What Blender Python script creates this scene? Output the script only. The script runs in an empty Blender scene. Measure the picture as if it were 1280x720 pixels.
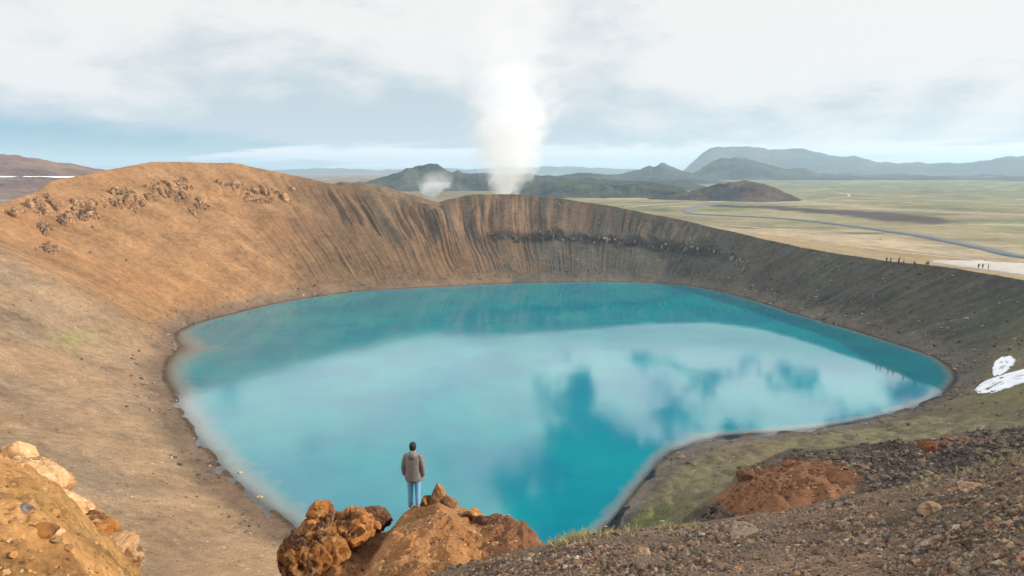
import bpy, bmesh, math, random
import numpy as np
from mathutils import Vector, Matrix, Euler

random.seed(7); RNG = np.random.default_rng(11)
scn = bpy.context.scene
COL = scn.collection

# ------------------------------------------------------------------ camera, sky, sun, exposure
FPX, HZV, CAMZ = 853.3, 212.0, 50.0            # focal length in photo pixels, horizon row, height above the lake
PITCH = math.atan((360 - HZV) / FPX)
cam_d = bpy.data.cameras.new('camera'); cam = bpy.data.objects.new('camera', cam_d); COL.objects.link(cam)
cam_d.sensor_width = 36; cam_d.lens = FPX / 1280 * 36; cam_d.clip_start = 0.1; cam_d.clip_end = 80000
cam.location = (0, 0, CAMZ); cam.rotation_euler = (math.pi / 2 - PITCH, 0, 0)
scn.camera = cam

SUN_EL, SUN_AZ = math.radians(23), math.radians(97)      # azimuth clockwise from +Y (the view direction)
sd = bpy.data.lights.new('sun', 'SUN'); sun = bpy.data.objects.new('sun', sd); COL.objects.link(sun)
sd.energy = 5.0; sd.angle = math.radians(0.6); sd.color = (1.0, 0.89, 0.75)
sdir = Vector((math.cos(SUN_EL) * math.sin(SUN_AZ), math.cos(SUN_EL) * math.cos(SUN_AZ), math.sin(SUN_EL)))
sun.rotation_euler = (-sdir).to_track_quat('-Z', 'Y').to_euler()
sun.location = sdir * 300

scn.view_settings.view_transform = 'Standard'; scn.view_settings.look = 'None'
scn.view_settings.exposure = 0.3; scn.view_settings.gamma = 1.0
scn.view_settings.use_curve_mapping = False
scn.cycles.volume_bounces = 6; scn.cycles.max_bounces = 8; scn.cycles.diffuse_bounces = 3
scn.cycles.transparent_max_bounces = 8; scn.cycles.volume_step_rate = 1.0; scn.cycles.volume_max_steps = 256
scn.cycles.use_denoising = True


class NT:
    """small helper round a node tree"""
    def __init__(s, tree): s.t = tree; s.n = tree.nodes; s.l = tree.links
    def node(s, typ, **kw):
        nd = s.n.new(typ)
        for k, v in kw.items(): setattr(nd, k, v)
        return nd
    def set(s, sock, v):
        if isinstance(v, bpy.types.NodeSocket): s.l.new(v, sock)
        elif isinstance(v, (tuple, list)) and len(v) == 3 and sock.type == 'RGBA': sock.default_value = (*v, 1)
        else: sock.default_value = v
    def m(s, op, a, b=0.0, c=0.0, clamp=False):
        nd = s.node('ShaderNodeMath', operation=op, use_clamp=clamp)
        s.set(nd.inputs[0], a); s.set(nd.inputs[1], b)
        if op in ('MULTIPLY_ADD', 'SMOOTH_MAX', 'SMOOTH_MIN'): s.set(nd.inputs[2], c)
        return nd.outputs[0]
    def v(s, op, a, b=(0, 0, 0)):
        nd = s.node('ShaderNodeVectorMath', operation=op)
        s.set(nd.inputs[0], a)
        if op == 'SCALE': s.set(nd.inputs['Scale'], b)
        else: s.set(nd.inputs[1], b)
        return nd.outputs[0]
    def comb(s, x, y, z):
        nd = s.node('ShaderNodeCombineXYZ'); s.set(nd.inputs[0], x); s.set(nd.inputs[1], y); s.set(nd.inputs[2], z)
        return nd.outputs[0]
    def sep(s, v):
        nd = s.node('ShaderNodeSeparateXYZ'); s.set(nd.inputs[0], v); return nd.outputs
    def noise(s, vec, scale, detail=5, rough=0.55, dist=0.0):
        nd = s.node('ShaderNodeTexNoise'); s.set(nd.inputs['Vector'], vec); s.set(nd.inputs['Scale'], scale)
        nd.inputs['Detail'].default_value = detail; nd.inputs['Roughness'].default_value = rough
        nd.inputs['Distortion'].default_value = dist
        return nd.outputs['Fac']
    def step(s, x, a, b, lo=0.0, hi=1.0, smooth=True):
        nd = s.node('ShaderNodeMapRange', interpolation_type='SMOOTHSTEP' if smooth else 'LINEAR')
        s.set(nd.inputs[0], x); s.set(nd.inputs[1], a); s.set(nd.inputs[2], b); s.set(nd.inputs[3], lo); s.set(nd.inputs[4], hi)
        return nd.outputs[0]
    def mix(s, f, a, b, typ='MIX'):
        nd = s.node('ShaderNodeMix', data_type='RGBA', blend_type=typ)
        s.set(nd.inputs[0], f); s.set(nd.inputs[6], a); s.set(nd.inputs[7], b)
        return nd.outputs[2]
    def bump(s, h, strength, dist, normal=None):
        nd = s.node('ShaderNodeBump'); s.set(nd.inputs['Height'], h)
        nd.inputs['Strength'].default_value = strength; nd.inputs['Distance'].default_value = dist
        if normal: s.l.new(normal, nd.inputs['Normal'])
        return nd.outputs[0]


def build_world():
    w = bpy.data.worlds.new('World'); scn.world = w; w.use_nodes = True
    t = NT(w.node_tree); t.n.clear()
    out = t.node('ShaderNodeOutputWorld'); bg = t.node('ShaderNodeBackground')
    t.l.new(bg.outputs[0], out.inputs[0])
    sky = t.node('ShaderNodeTexSky', sky_type='NISHITA', sun_disc=False)
    sky.sun_elevation = SUN_EL; sky.sun_rotation = SUN_AZ; sky.altitude = 600; sky.air_density = 1.0; sky.dust_density = 0.3; sky.ozone_density = 2.0
    blue = t.mix(1.0, sky.outputs[0], (0.50, 0.92, 1.30), 'MULTIPLY')
    d = t.node('ShaderNodeTexCoord').outputs['Generated']
    x, y, z = t.sep(d)
    el = t.m('MULTIPLY', t.m('ARCSINE', z), 57.2958)
    az = t.m('MULTIPLY', t.m('ARCTAN2', x, y), 57.2958)
    k = t.m('ADD', t.m('MAXIMUM', z, 0.0), 0.26)
    p = t.comb(t.m('DIVIDE', x, k), t.m('DIVIDE', y, k), 0.0)
    n1 = t.noise(t.v('ADD', p, (3.1, 1.7, 0)), 1.9, 9, 0.58, 0.3)
    n2 = t.noise(t.v('ADD', p, (8.3, 4.4, 2.0)), 1.5, 6, 0.5)
    n3 = t.noise(t.v('ADD', p, (1.3, 9.1, 5.0)), 5.0, 7, 0.6)
    n4 = t.noise(t.v('MULTIPLY', t.v('ADD', d, (0.13, 0.4, 0.2)), (11.0, 11.0, 15.0)), 1.0, 9, 0.58, 0.3)
    n5 = t.noise(t.v('MULTIPLY', t.v('ADD', d, (0.3, 0.1, 0.7)), (5.0, 5.0, 13.0)), 1.0, 8, 0.58, 0.25)
    def blob(ca, ce, wa, we):
        a = t.m('POWER', t.m('DIVIDE', t.m('SUBTRACT', az, ca), wa), 2.0)
        e = t.m('POWER', t.m('DIVIDE', t.m('SUBTRACT', el, ce), we), 2.0)
        return t.m('POWER', 2.718, t.m('MULTIPLY', t.m('ADD', a, e), -1.0))
    # cover: a closed deck low over the horizon, broken cumulus higher up
    bias = t.step(el, 13.2, 15.6, 0.34, 0.0)
    left = t.m('MULTIPLY', t.step(az, -3, 4, 1.0, 0.0), t.step(az, -17, -8, 0.15, 0.20))
    g = t.m('MULTIPLY', blob(9, 28, 11, 7), -0.20)
    g = t.m('ADD', g, t.m('MULTIPLY', blob(25, 17, 10, 5), 0.10))
    g = t.m('ADD', g, t.m('MULTIPLY', blob(10, 16.5, 6, 2.6), 0.05))
    g = t.m('ADD', g, t.m('MULTIPLY', blob(-7, 16, 8, 5), 0.07))
    for ca, ce, wa, we, am in ((10, 16.6, 3.0, 1.3, .13), (16.5, 15.0, 2.2, 1.0, .14), (4.2, 17.4, 1.5, 2.0, .12), (8.2, 20.2, 2.4, 1.6, .11), (6.0, 15.2, 3, .9, .08), (6.2, 18.2, 1.2, 1.2, -.08)):
        g = t.m('ADD', g, t.m('MULTIPLY', blob(ca, ce, wa, we), am))
    cov = t.m('ADD', t.m('ADD', n4, bias), t.m('ADD', left, g))
    cov = t.m('ADD', cov, t.step(el, 30, 45, 0.0, -0.03)); M = t.step(cov, 0.44, 0.60)
    # the clear strip below the cloud base, low on the left
    edge = t.step(az, -37, -14, 3.4, 0.9, False)
    edge = t.step(az, -12, -2, edge, -2.0)
    ew = t.m('ADD', el, t.m('MULTIPLY', t.m('SUBTRACT', n3, 0.5), 2.6))
    base = t.step(t.m('SUBTRACT', ew, edge), -0.5, 1.3)
    M = t.m('MULTIPLY', M, base)
    # thin bright streaks in that strip
    ps = t.comb(t.m('MULTIPLY', az, 0.06), t.m('MULTIPLY', el, 0.9), 3.0)
    st = t.step(t.m('ADD', t.noise(ps, 1.6, 6, 0.55), t.step(az, -30, -10, -0.12, 0.24)), 0.5, 0.66)
    low = t.step(t.m('ADD', el, t.m('MULTIPLY', t.m('SUBTRACT', n3, 0.5), 1.6)), 2.3, 1.5, 0.0, 1.0)
    st = t.m('MULTIPLY', t.m('MULTIPLY', st, low), t.step(el, -0.2, 0.4))
    # tone of the deck
    f = t.m('ADD', t.m('MULTIPLY', n2, 0.75), t.m('MULTIPLY', n5, 1.3))
    f = t.m('ADD', f, t.m('MULTIPLY', t.step(el, 1.5, 8.0, -0.40, 0.0), t.step(az, -4, 14, 1.0, 0.35)))
    f = t.m('ADD', f, t.m('MULTIPLY', blob(-12, 3.4, 10, 3.0), -0.20))
    f = t.m('ADD', f, t.step(az, 2, 24, 0.0, 0.12))
    f = t.step(f, 0.68, 1.14)
    deck = t.mix(f, (0.455, 0.52, 0.565), (0.745, 0.73, 0.715))
    hi = t.step(el, 13.2, 16.0, 1.0, 2.25); deck = t.v('SCALE', deck, hi)          # thinner, brighter cloud higher up
    col = t.mix(M, t.v('SCALE', blue, 0.055), deck)
    col = t.mix(st, col, (0.93, 0.89, 0.85))
    t.l.new(col, bg.inputs[0]); bg.inputs[1].default_value = 1.0

build_world()

# ------------------------------------------------------------------ numeric helpers
def ray(u, v):
    a = (np.asarray(u, float) - 640) / FPX; b = (360 - np.asarray(v, float)) / FPX
    return np.stack([a, math.cos(PITCH) + b * math.sin(PITCH), -math.sin(PITCH) + b * math.cos(PITCH)], -1)
def at_z(u, v, z):
    d = ray(u, v); k = (z - CAMZ) / d[..., 2]
    return np.array([0, 0, CAMZ]) + k[..., None] * d
def at_depth(u, v, dist):
    """point at horizontal distance dist along the sight line of a photo pixel"""
    d = ray(u, v); k = dist / np.hypot(d[..., 0], d[..., 1])
    return np.array([0, 0, CAMZ]) + k[..., None] * d
def project(x, y, z):
    dz = z - CAMZ
    dep = y * math.cos(PITCH) - dz * math.sin(PITCH)
    up = y * math.sin(PITCH) + dz * math.cos(PITCH)
    dep = np.where(dep > 0.05, dep, 0.05)
    return 640 + FPX * x / dep, 360 - FPX * up / dep
def azim(u, v):
    d = ray(u, v); return np.degrees(np.arctan2(d[..., 0], d[..., 1]))
def tan_down(u, v):
    d = ray(u, v); return -d[..., 2] / np.hypot(d[..., 0], d[..., 1])
def sst(x, a, b):
    t = np.clip((np.asarray(x, float) - a) / (b - a), 0, 1); return t * t * (3 - 2 * t)

def _hash(ix, iy, iz, s):
    n = (ix.astype(np.int64) * 374761393 + iy.astype(np.int64) * 668265263 + iz.astype(np.int64) * 2147483647 + s * 974634533) & 0xFFFFFFFF
    n = ((n ^ (n >> 13)) * 1274126177) & 0xFFFFFFFF
    n = ((n ^ (n >> 16)) * 2246822519) & 0xFFFFFFFF
    return ((n ^ (n >> 15)) & 0xFFFF) / 65535.0
def vnoise(x, y, z=None, s=0):
    """gradient noise, about -1..1, in two or three dimensions"""
    x = np.asarray(x, float); y = np.asarray(y, float) + 0 * x
    if z is None:
        ix = np.floor(x); iy = np.floor(y); fx = x - ix; fy = y - iy
        ux = fx**3 * (fx * (fx * 6 - 15) + 10); uy = fy**3 * (fy * (fy * 6 - 15) + 10)
        zero = np.zeros_like(ix); r = []
        for dx, dy in ((0, 0), (1, 0), (0, 1), (1, 1)):
            a = _hash(ix + dx, iy + dy, zero, s) * 2 * math.pi
            r.append(np.cos(a) * (fx - dx) + np.sin(a) * (fy - dy))
        return 1.5 * ((r[0] * (1 - ux) + r[1] * ux) * (1 - uy) + (r[2] * (1 - ux) + r[3] * ux) * uy)
    z = np.asarray(z, float) + 0 * x
    ix = np.floor(x); iy = np.floor(y); iz = np.floor(z); fx = x - ix; fy = y - iy; fz = z - iz
    ux, uy, uz = [q**3 * (q * (q * 6 - 15) + 10) for q in (fx, fy, fz)]
    acc = 0
    for dx in (0, 1):
        for dy in (0, 1):
            for dz in (0, 1):
                a = _hash(ix + dx, iy + dy, iz + dz, s) * 2 * math.pi
                b = _hash(ix + dx, iy + dy, iz + dz, s + 77) * 2 - 1
                q = np.sqrt(np.maximum(0, 1 - b * b))
                gdot = q * np.cos(a) * (fx - dx) + q * np.sin(a) * (fy - dy) + b * (fz - dz)
                acc = acc + gdot * (ux if dx else 1 - ux) * (uy if dy else 1 - uy) * (uz if dz else 1 - uz)
    return 1.5 * acc
def fbm(x, y, z=None, s=0, o=4, g=0.5, lac=2.03):
    a, tot, n = 1.0, 0, 0
    for i in range(o):
        f = lac**i
        tot = tot + a * vnoise(x * f, y * f, None if z is None else z * f, s + i * 13); n += a; a *= g
    return tot / n
def ridged(x, y, z=None, s=0, o=4, g=0.5):
    a, tot, n = 1.0, 0, 0
    for i in range(o):
        f = 2.03**i
        tot = tot + a * (1 - 2 * np.abs(vnoise(x * f, y * f, None if z is None else z * f, s + i * 13))); n += a; a *= g
    return tot / n

# ------------------------------------------------------------------ object helpers
def tag(o, label=None, cat=None, group=None, kind=None):
    for k, v in (('label', label), ('category', cat), ('group', group), ('kind', kind)):
        if v: o[k] = v
    return o
def mesh_np(name, V, Fq, mat=None, smooth=True):
    """mesh from arrays: V (n,3), faces (m,3) or (m,4)"""
    me = bpy.data.meshes.new(name); V = np.ascontiguousarray(V, np.float32); Fq = np.ascontiguousarray(Fq, np.int32)
    k = Fq.shape[1]
    me.vertices.add(len(V)); me.vertices.foreach_set('co', V.ravel())
    me.loops.add(Fq.size); me.loops.foreach_set('vertex_index', Fq.ravel())
    me.polygons.add(len(Fq)); me.polygons.foreach_set('loop_start', np.arange(0, Fq.size, k, dtype=np.int32))
    me.polygons.foreach_set('loop_total', np.full(len(Fq), k, np.int32))
    me.polygons.foreach_set('use_smooth', np.full(len(Fq), smooth))
    me.update(calc_edges=True); me.validate()
    if mat: me.materials.append(mat)
    return me
def link(name, me, parent=None):
    o = bpy.data.objects.new(name, me); COL.objects.link(o)
    if parent: o.parent = parent
    return o
def grid_faces(nr, nc, wrap=False):
    i = np.arange(nr - 1)[:, None]; j = np.arange(nc if wrap else nc - 1)[None, :]
    j2 = (j + 1) % nc
    a = i * nc + j; b = i * nc + j2; c = (i + 1) * nc + j2; d = (i + 1) * nc + j
    return np.stack([a + 0 * b, b + 0 * a, c + 0 * a, d + 0 * b], -1).reshape(-1, 4)
def grid_obj(name, X, Y, Z, mat, wrap=False, flip=False, color=None, extra=None):
    F = grid_faces(*X.shape, wrap=wrap)
    if flip: F = F[:, ::-1]
    me = mesh_np(name, np.stack([X, Y, Z], -1).reshape(-1, 3), F, mat)
    if color is not None:
        at = me.attributes.new('tone', 'FLOAT_COLOR', 'POINT')
        c = np.concatenate([color.reshape(-1, 3), np.ones((X.size, 1))], 1).astype(np.float32)
        at.data.foreach_set('color', c.ravel())
    for k, v in (extra or {}).items():
        at = me.attributes.new(k, 'FLOAT', 'POINT'); at.data.foreach_set('value', v.astype(np.float32).ravel())
    return link(name, me)

# ------------------------------------------------------------------ materials
def mat_new(name):
    m = bpy.data.materials.new(name); m.use_nodes = True; t = NT(m.node_tree); t.n.clear()
    out = t.node('ShaderNodeOutputMaterial'); return m, t, out
def principled(t, out, col, rough=0.9, normal=None, spec=0.25):
    b = t.node('ShaderNodeBsdfPrincipled'); t.set(b.inputs['Base Color'], col); t.set(b.inputs['Roughness'], rough)
    b.inputs['Specular IOR Level'].default_value = spec
    if normal: t.l.new(normal, b.inputs['Normal'])
    t.l.new(b.outputs[0], out.inputs[0]); return b
def ground_material(name, scales, amount=0.5, bump=0.5, bdist=0.3, speck=0.0, speck_scale=2.0):
    """tone attribute broken up by noise at several scales, with relief"""
    m, t, out = mat_new(name)
    P = t.node('ShaderNodeNewGeometry').outputs['Position']
    at = t.node('ShaderNodeAttribute', attribute_name='tone').outputs['Color']
    f = None
    for i, s in enumerate(scales):
        n = t.noise(t.v('ADD', P, (i * 7.3, i * 3.1, i * 5.7)), s, 6, 0.62)
        f = n if f is None else t.m('ADD', f, n)
    f = t.m('DIVIDE', f, float(len(scales)))
    v = t.step(f, 0.36, 0.64, 1 - amount, 1 + amount, False)
    col = t.v('MULTIPLY', at, t.comb(v, v, v))
    hue = t.noise(P, scales[0] * 0.4, 4, 0.5)
    col = t.mix(t.step(hue, 0.45, 0.7, 0, 0.22), col, t.v('MULTIPLY', at, (1.25, 0.92, 0.72)))
    if speck:
        vo = t.node('ShaderNodeTexVoronoi'); t.set(vo.inputs['Vector'], P); vo.inputs['Scale'].default_value = speck_scale
        pick = t.sep(vo.outputs['Color'])
        sp = t.m('MULTIPLY', t.step(vo.outputs['Distance'], 0.32, 0.2), t.step(pick[0], 0.68, 0.72))
        tone = t.step(pick[1], 0, 1, 0.35, 2.1, False)
        col = t.mix(t.m('MULTIPLY', sp, speck), col, t.v('MULTIPLY', col, t.comb(tone, tone, tone)))
    h = t.noise(P, scales[-1] * 1.5, 8, 0.65)
    principled(t, out, col, 0.95, t.bump(h, bump, bdist), 0.1)
    return m
def rock_material(name, dark, mid, light, scale=1.6, bump=0.8, bdist=0.08):
    m, t, out = mat_new(name)
    tc = t.node('ShaderNodeTexCoord').outputs['Object']
    rnd = t.node('ShaderNodeObjectInfo').outputs['Random']
    P = t.v('ADD', tc, t.comb(t.m('MULTIPLY', rnd, 31.0), t.m('MULTIPLY', rnd, 17.0), rnd))
    n = t.noise(P, scale, 8, 0.65, 0.3); n2 = t.noise(t.v('ADD', P, (5, 5, 5)), scale * 3.7, 6, 0.65)
    c = t.mix(t.step(n, 0.38, 0.54), dark, mid); c = t.mix(t.step(n2, 0.48, 0.68), c, light)
    tone = t.m('ADD', 0.75, t.m('MULTIPLY', rnd, 0.5)); c = t.v('MULTIPLY', c, t.comb(tone, tone, tone))
    h = t.m('ADD', t.noise(P, scale * 5, 8, 0.7), t.m('MULTIPLY', n, 1.5))
    principled(t, out, c, 0.92, t.bump(h, bump, bdist), 0.15)
    return m
def plain_material(name, col, rough=0.8, var=0.2, scale=8.0, bump=0.2, bdist=0.01):
    m, t, out = mat_new(name)
    P = t.node('ShaderNodeTexCoord').outputs['Object']
    n = t.noise(P, scale, 6, 0.6); v = t.step(n, 0.3, 0.7, 1 - var, 1 + var, False)
    principled(t, out, t.v('MULTIPLY', col, t.comb(v, v, v)) if True else col, rough, t.bump(n, bump, bdist), 0.2)
    return m

M_CRATER = ground_material('crater_ground', (0.09, 0.55, 2.6), 0.55, 0.85, 0.5, 0.75, 1.3)
M_PLAIN = ground_material('plain_ground', (0.006, 0.03, 0.16), 0.45, 0.3, 1.0)
M_BANK = ground_material('bank_ground', (0.7, 4.0, 17.0), 0.6, 0.9, 0.05, 0.8, 16.0)
M_PROM = ground_material('promontory_ground', (0.6, 2.6, 11.0), 0.5, 0.9, 0.09, 0.35, 9.0)
M_HILL = ground_material('hill_ground', (0.008, 0.03, 0.11), 0.75, 0.9, 8.0)
M_OCHRE = rock_material('ochre_rock', (0.055, 0.026, 0.014), (0.34, 0.145, 0.04), (0.46, 0.26, 0.11), 1.5, 0.9, 0.10)
M_CREAM = rock_material('cream_rock', (0.20, 0.10, 0.04), (0.50, 0.30, 0.145), (0.60, 0.43, 0.26), 2.0, 0.7, 0.05)
M_TAN = rock_material('tan_rock', (.12, .06, .03), (.30, .16, .072), (.40, .25, .13), 2.0, .9, .06)
M_CRAG = rock_material('crag_rock', (0.075, 0.042, 0.025), (0.28, 0.15, 0.07), (0.46, 0.33, 0.21), 0.7, 1.0, 0.3)
M_GREY = rock_material('grey_rock', (0.04, 0.037, 0.034), (0.17, 0.155, 0.135), (0.42, 0.38, 0.33), 0.7, 1.0, 0.25)
M_SLATE = rock_material('slate_rock', (0.025, 0.023, 0.022), (0.075, 0.068, 0.06), (0.16, 0.14, 0.12), 0.7, 1.0, 0.25)
M_DARK = rock_material('dark_rock', (0.03, 0.018, 0.014), (0.13, 0.06, 0.035), (0.22, 0.12, 0.06), 1.5, 1.0, 0.08)
M_GRAVEL = rock_material('gravel_stone', (0.06, 0.046, 0.036), (0.16, 0.118, 0.084), (0.28, 0.205, 0.15), 6, 0.7, 0.02)
M_GRAVELW = rock_material('warm_gravel_stone', (0.11, 0.065, 0.036), (0.26, 0.165, 0.095), (0.38, 0.27, 0.18), 6, 0.7, 0.02)
M_RUST = rock_material('rust_rock', (.05, .022, .014), (.14, .058, .03), (.22, .11, .055), 1.5, 1.0, 0.1)

# ------------------------------------------------------------------ crater shape: shoreline and rim in polar form about the lake
SHORE = [(352,644),(307,611),(269,569),(243,540),(237,528),(222,493),(208,472),(210,451),(226,433),(221,416),(245,404),(300,390),(350,378),(400,370),(450,364),(500,361),(560,358),(620,355),(700,353),(760,352),(820,354),(860,357),(900,364),(930,372),(960,381),(990,391),(1035,404),(1090,420),(1130,433),(1170,447),(1190,462),(1194,472),(1180,490),(1150,504),(1100,520),(1050,530),(1000,537),(950,541),(900,545),(870,552),(840,565),(822,580),(805,600),(785,625),(765,650),(740,675),(680,705),(560,722),(430,700)]
RIM = [(0,257),(30,247),(50,238),(65,226),(96,220),(125,214),(145,211),(165,207),(190,203),(220,203),(290,204),(330,212),(380,222),(410,229),(450,236),(480,244),(510,251),(540,256),(560,249),(590,243),(640,243),(700,248),(760,257),(800,265),(850,275),(900,287),(950,298),(1000,309),(1050,318),(1100,325),(1150,330),(1200,337),(1280,350)]
CX, CY = 12.0, 195.0
_s = np.array([at_z(*p, 0.0)[:2] for p in SHORE])
_st = np.degrees(np.arctan2(_s[:, 1] - CY, _s[:, 0] - CX)); _sr = np.hypot(_s[:, 0] - CX, _s[:, 1] - CY)
_o = np.argsort(_st); _st, _sr = _st[_o], _sr[_o]
def shore_r(th): return np.interp(th, _st, _sr, period=360)
_rt, _rr, _rz = [], [], []
for p in RIM:
    d = ray(*p); d = d / np.hypot(d[0], d[1]); kk = np.arange(60, 600, 0.1)
    q = np.array([0, 0, CAMZ]) + kk[:, None] * d
    rr = np.hypot(q[:, 0] - CX, q[:, 1] - CY); tt = np.degrees(np.arctan2(q[:, 1] - CY, q[:, 0] - CX))
    lk = np.where(rr < shore_r(tt))[0]; lake = lk[-1] if len(lk) else 0
    ok = np.where(math.tan(math.radians(34)) * (rr - shore_r(tt)) > q[:, 2])[0]; i = ok[(ok > lake) & (q[ok, 1] > 150)][0]
    _rt.append(tt[i]); _rr.append(rr[i]); _rz.append(q[i, 2])
for t_, r_, z_ in ((-25, 142, 24), (-45, 160, 31), (-62, 178, 40), (-78, 192, 46), (-93, 203, 49.2), (-110, 204, 48.5), (-130, 198, 47), (-150, 188, 44), (-170, 178, 41)):
    _rt.append(t_); _rr.append(r_); _rz.append(z_)
_o = np.argsort(_rt); _rt = np.array(_rt)[_o]; _rr = np.array(_rr)[_o]; _rz = np.array(_rz)[_o]
def rim_r(th): return np.interp(th, _rt, _rr, period=360)
def rim_z(th): return np.interp(th, _rt, _rz, period=360)
ZPLAIN = 14.0

def wall_base(th, t):
    """smooth wall height, t = 0 at the shore and 1 at the rim"""
    rs, rr, zr = shore_r(th), rim_r(th), rim_z(th)
    near = np.exp(-(((th + 90 + 180) % 360 - 180) / 52.0)**2)
    p = 1.06 + 0.42 * near
    w = (rr - rs) * t
    zz = zr * np.power(np.clip(t, 0, 1), p)
    beach = sst(w, 0, 7)
    return zz * (0.25 + 0.75 * beach)

def crater():
    th = np.concatenate([np.linspace(-40, 184, 1560, endpoint=False), np.linspace(184, 320, 560, endpoint=False)])
    t_under = np.linspace(0.55, 0.995, 16); t_w = np.linspace(0, 1, 205); w_out = np.geomspace(0.5, 90, 34)
    T = th[None, :]; rs = shore_r(th)[None, :]; rr = rim_r(th)[None, :]
    # a ragged water line
    Ru = rs * t_under[:, None]; Zu = -(rs - Ru) * 0.16 - 0.02
    Rw = rs + (rr - rs) * t_w[:, None]; Zw = wall_base(T + 0 * Rw, t_w[:, None] + 0 * Rw)
    Ro = rr + w_out[:, None]; zr = rim_z(th)[None, :]
    wo = w_out[:, None]
    Zo = ZPLAIN - 0.6 + (zr - ZPLAIN + 0.6) * np.exp(-np.maximum(0, wo) / 38.0) - 1.2 * sst(wo, 60, 90)
    R = np.concatenate([Ru, Rw, Ro]); Z = np.concatenate([Zu, Zw, Zo])
    TT = np.radians(T + 0 * R)
    X = CX + R * np.cos(TT); Y = CY + R * np.sin(TT)
    U, V = project(X, Y, Z)
    front = Y > 60
    tw = np.clip((R - rs) / (rr - rs), 0, 1.0)
    wd = R - rs                                           # metres from the water line
    arc = TT * 130.0
    inw = sst(wd, 1.5, 9) * (1 - sst(R - rr, -1, 10)); rimf = 1 - sst(R - rr, -7, -0.5)
    # rills that run down the wall
    warp = fbm(X / 45, Y / 45, s=3, o=3) * 2.2
    far = (Y > 215)
    gA = np.where(far, np.interp(U, [0, 150, 300, 400, 540, 640, 800, 920, 1000, 1280], [.10, .14, .45, 1.25, 1.5, 1.1, .6, .3, .25, .25]), 0.12)
    g1 = 1 - np.abs(vnoise(arc / 3.9 + warp * 0.5, tw * .9, s=5)) * 2.2
    g2 = 1 - np.abs(vnoise(arc / 1.6 + warp, tw * 1.3, s=6)) * 2.2
    env = sst(tw, 0.05, 0.45)
    wob = fbm(X / 20, Y / 20, s=14, o=3) * 1.2
    g0 = vnoise(arc / 11.0 + wob * .4 + tw * .6, tw * .55, s=15) * 1.3
    gmask = .35 + .9 * np.clip(fbm(arc / 25, tw * 2, s=16, o=3) + .5, 0, 1)
    bigA = np.where(far, np.interp(U, [250, 340, 420, 600, 660, 800], [0, .7, 1.0, .9, .45, 0]), 0)
    dz = -bigA * inw * rimf * g0 * 3.0 * sst(tw, .12, .5)
    dz = dz - gA * gmask * inw * rimf * (1.25 * g1 * env * sst(tw, 0.4, 0.8) + 0.5 * g2 * sst(tw, 0.02, 0.2) * (1 - 0.4 * sst(tw, .7, 1)))
    # broad unevenness and small lumps
    dz = dz + inw * (fbm(X / 22, Y / 22, s=8, o=4) * 1.3 * (.25 + .75 * rimf) + fbm(X / 3.2, Y / 3.2, s=9, o=3) * 0.22)
    dz = dz + (1 - inw) * sst(wd, 0.3, 3) * fbm(X / 4, Y / 4, s=10, o=3) * 0.16
    dz = dz + (1 - sst(np.abs(wd), 2.0, 5.0)) * fbm(X / 6, Y / 6, s=12, o=2) * .16
    # buttress with a pale saddle on the far rim
    bt = np.exp(-((U - 535 - 70 * (1 - tw)) / 17.0)**2) * far * inw
    dz = dz + bt * 4.0 * sst(tw, 0.1, 0.5) * (1 - sst(tw, 0.8, 1.0))
    # shallow draw beside it
    dz = dz - np.exp(-((U - 500) / 22.0)**2) * far * inw * 1.6 * sst(tw, .2, .6) * (1 - sst(tw, .8, 1))
    # rock step across the far wall
    vb = np.interp(U, [540, 640, 720, 800, 860, 940], [302, 293, 297, 303, 312, 324])
    mu = sst(U, 545, 640) * (1 - sst(U, 880, 960)) * far * inw
    dv = (vb - V) + vnoise(arc / 6, tw * 2, s=21) * 4
    dz = dz + mu * 1.5 * np.tanh(dv / 2.2) * np.exp(-np.abs(dv) / 16.0) * (1 + 0.6 * vnoise(arc / 9, 0 * arc, s=22))
    # crag band on the left wall
    vl = np.interp(U, [0, 60, 110, 160, 205, 250, 300, 340], [300, 268, 262, 252, 240, 250, 236, 245])
    ml = (1 - sst(U, 330, 365)) * far * inw
    dl = (vl - V) + fbm(arc / 7, tw * 6, s=31, o=3) * 10
    dz = dz + ml * 1.8 * np.tanh(dl / 3.0) * np.exp(-np.abs(dl) / 18.0) * (0.5 + 1.1 * np.clip(fbm(arc / 11, 0 * arc, s=33, o=2) + .35, 0, 1))
    cr = ml * np.exp(-(dl / 14.0)**2)
    dz = dz + cr * ridged(X / 5, Y / 5, Z / 5, s=35, o=4) * 1.1
    # spur at the left cove: ground steps up just past the cape
    sp = np.exp(-(((np.degrees(TT) - 186) / 9.0))**2)
    dz = dz + sp * inw * 3.2 * sst(tw, 0.03, 0.35)
    hum = ((np.degrees(TT) % 360 > 262) & (np.degrees(TT) % 360 < 345)) * inw
    dz = dz + hum * (fbm(X / 2.6, Y / 2.6, s=50, o=4) * .55 + np.clip(fbm(X / 5, Y / 5, s=51, o=3), 0, 1) * .9)
    dz = dz + ml * sst(tw, .08, .3) * rimf * (ridged(arc / 9, tw * 1.2, s=52, o=3) - .3) * .45
    Z = Z + dz
    # ---- tone of the ground
    def C(*c): return np.array(c)[None, None, :]
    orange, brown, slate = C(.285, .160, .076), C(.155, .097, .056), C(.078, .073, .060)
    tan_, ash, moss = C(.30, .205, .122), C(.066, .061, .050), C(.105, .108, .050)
    w1 = sst(U + fbm(X / 12, Y / 12, s=40, o=3) * 60, 290, 430)[..., None]
    w2 = sst(U + fbm(X / 9, Y / 9, s=41, o=3) * 90 + 40 * (tw - .5), 540, 720)[..., None]
    col = orange * (1 - w1) + brown * w1
    col = col * (1 - w2) + slate * w2
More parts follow.
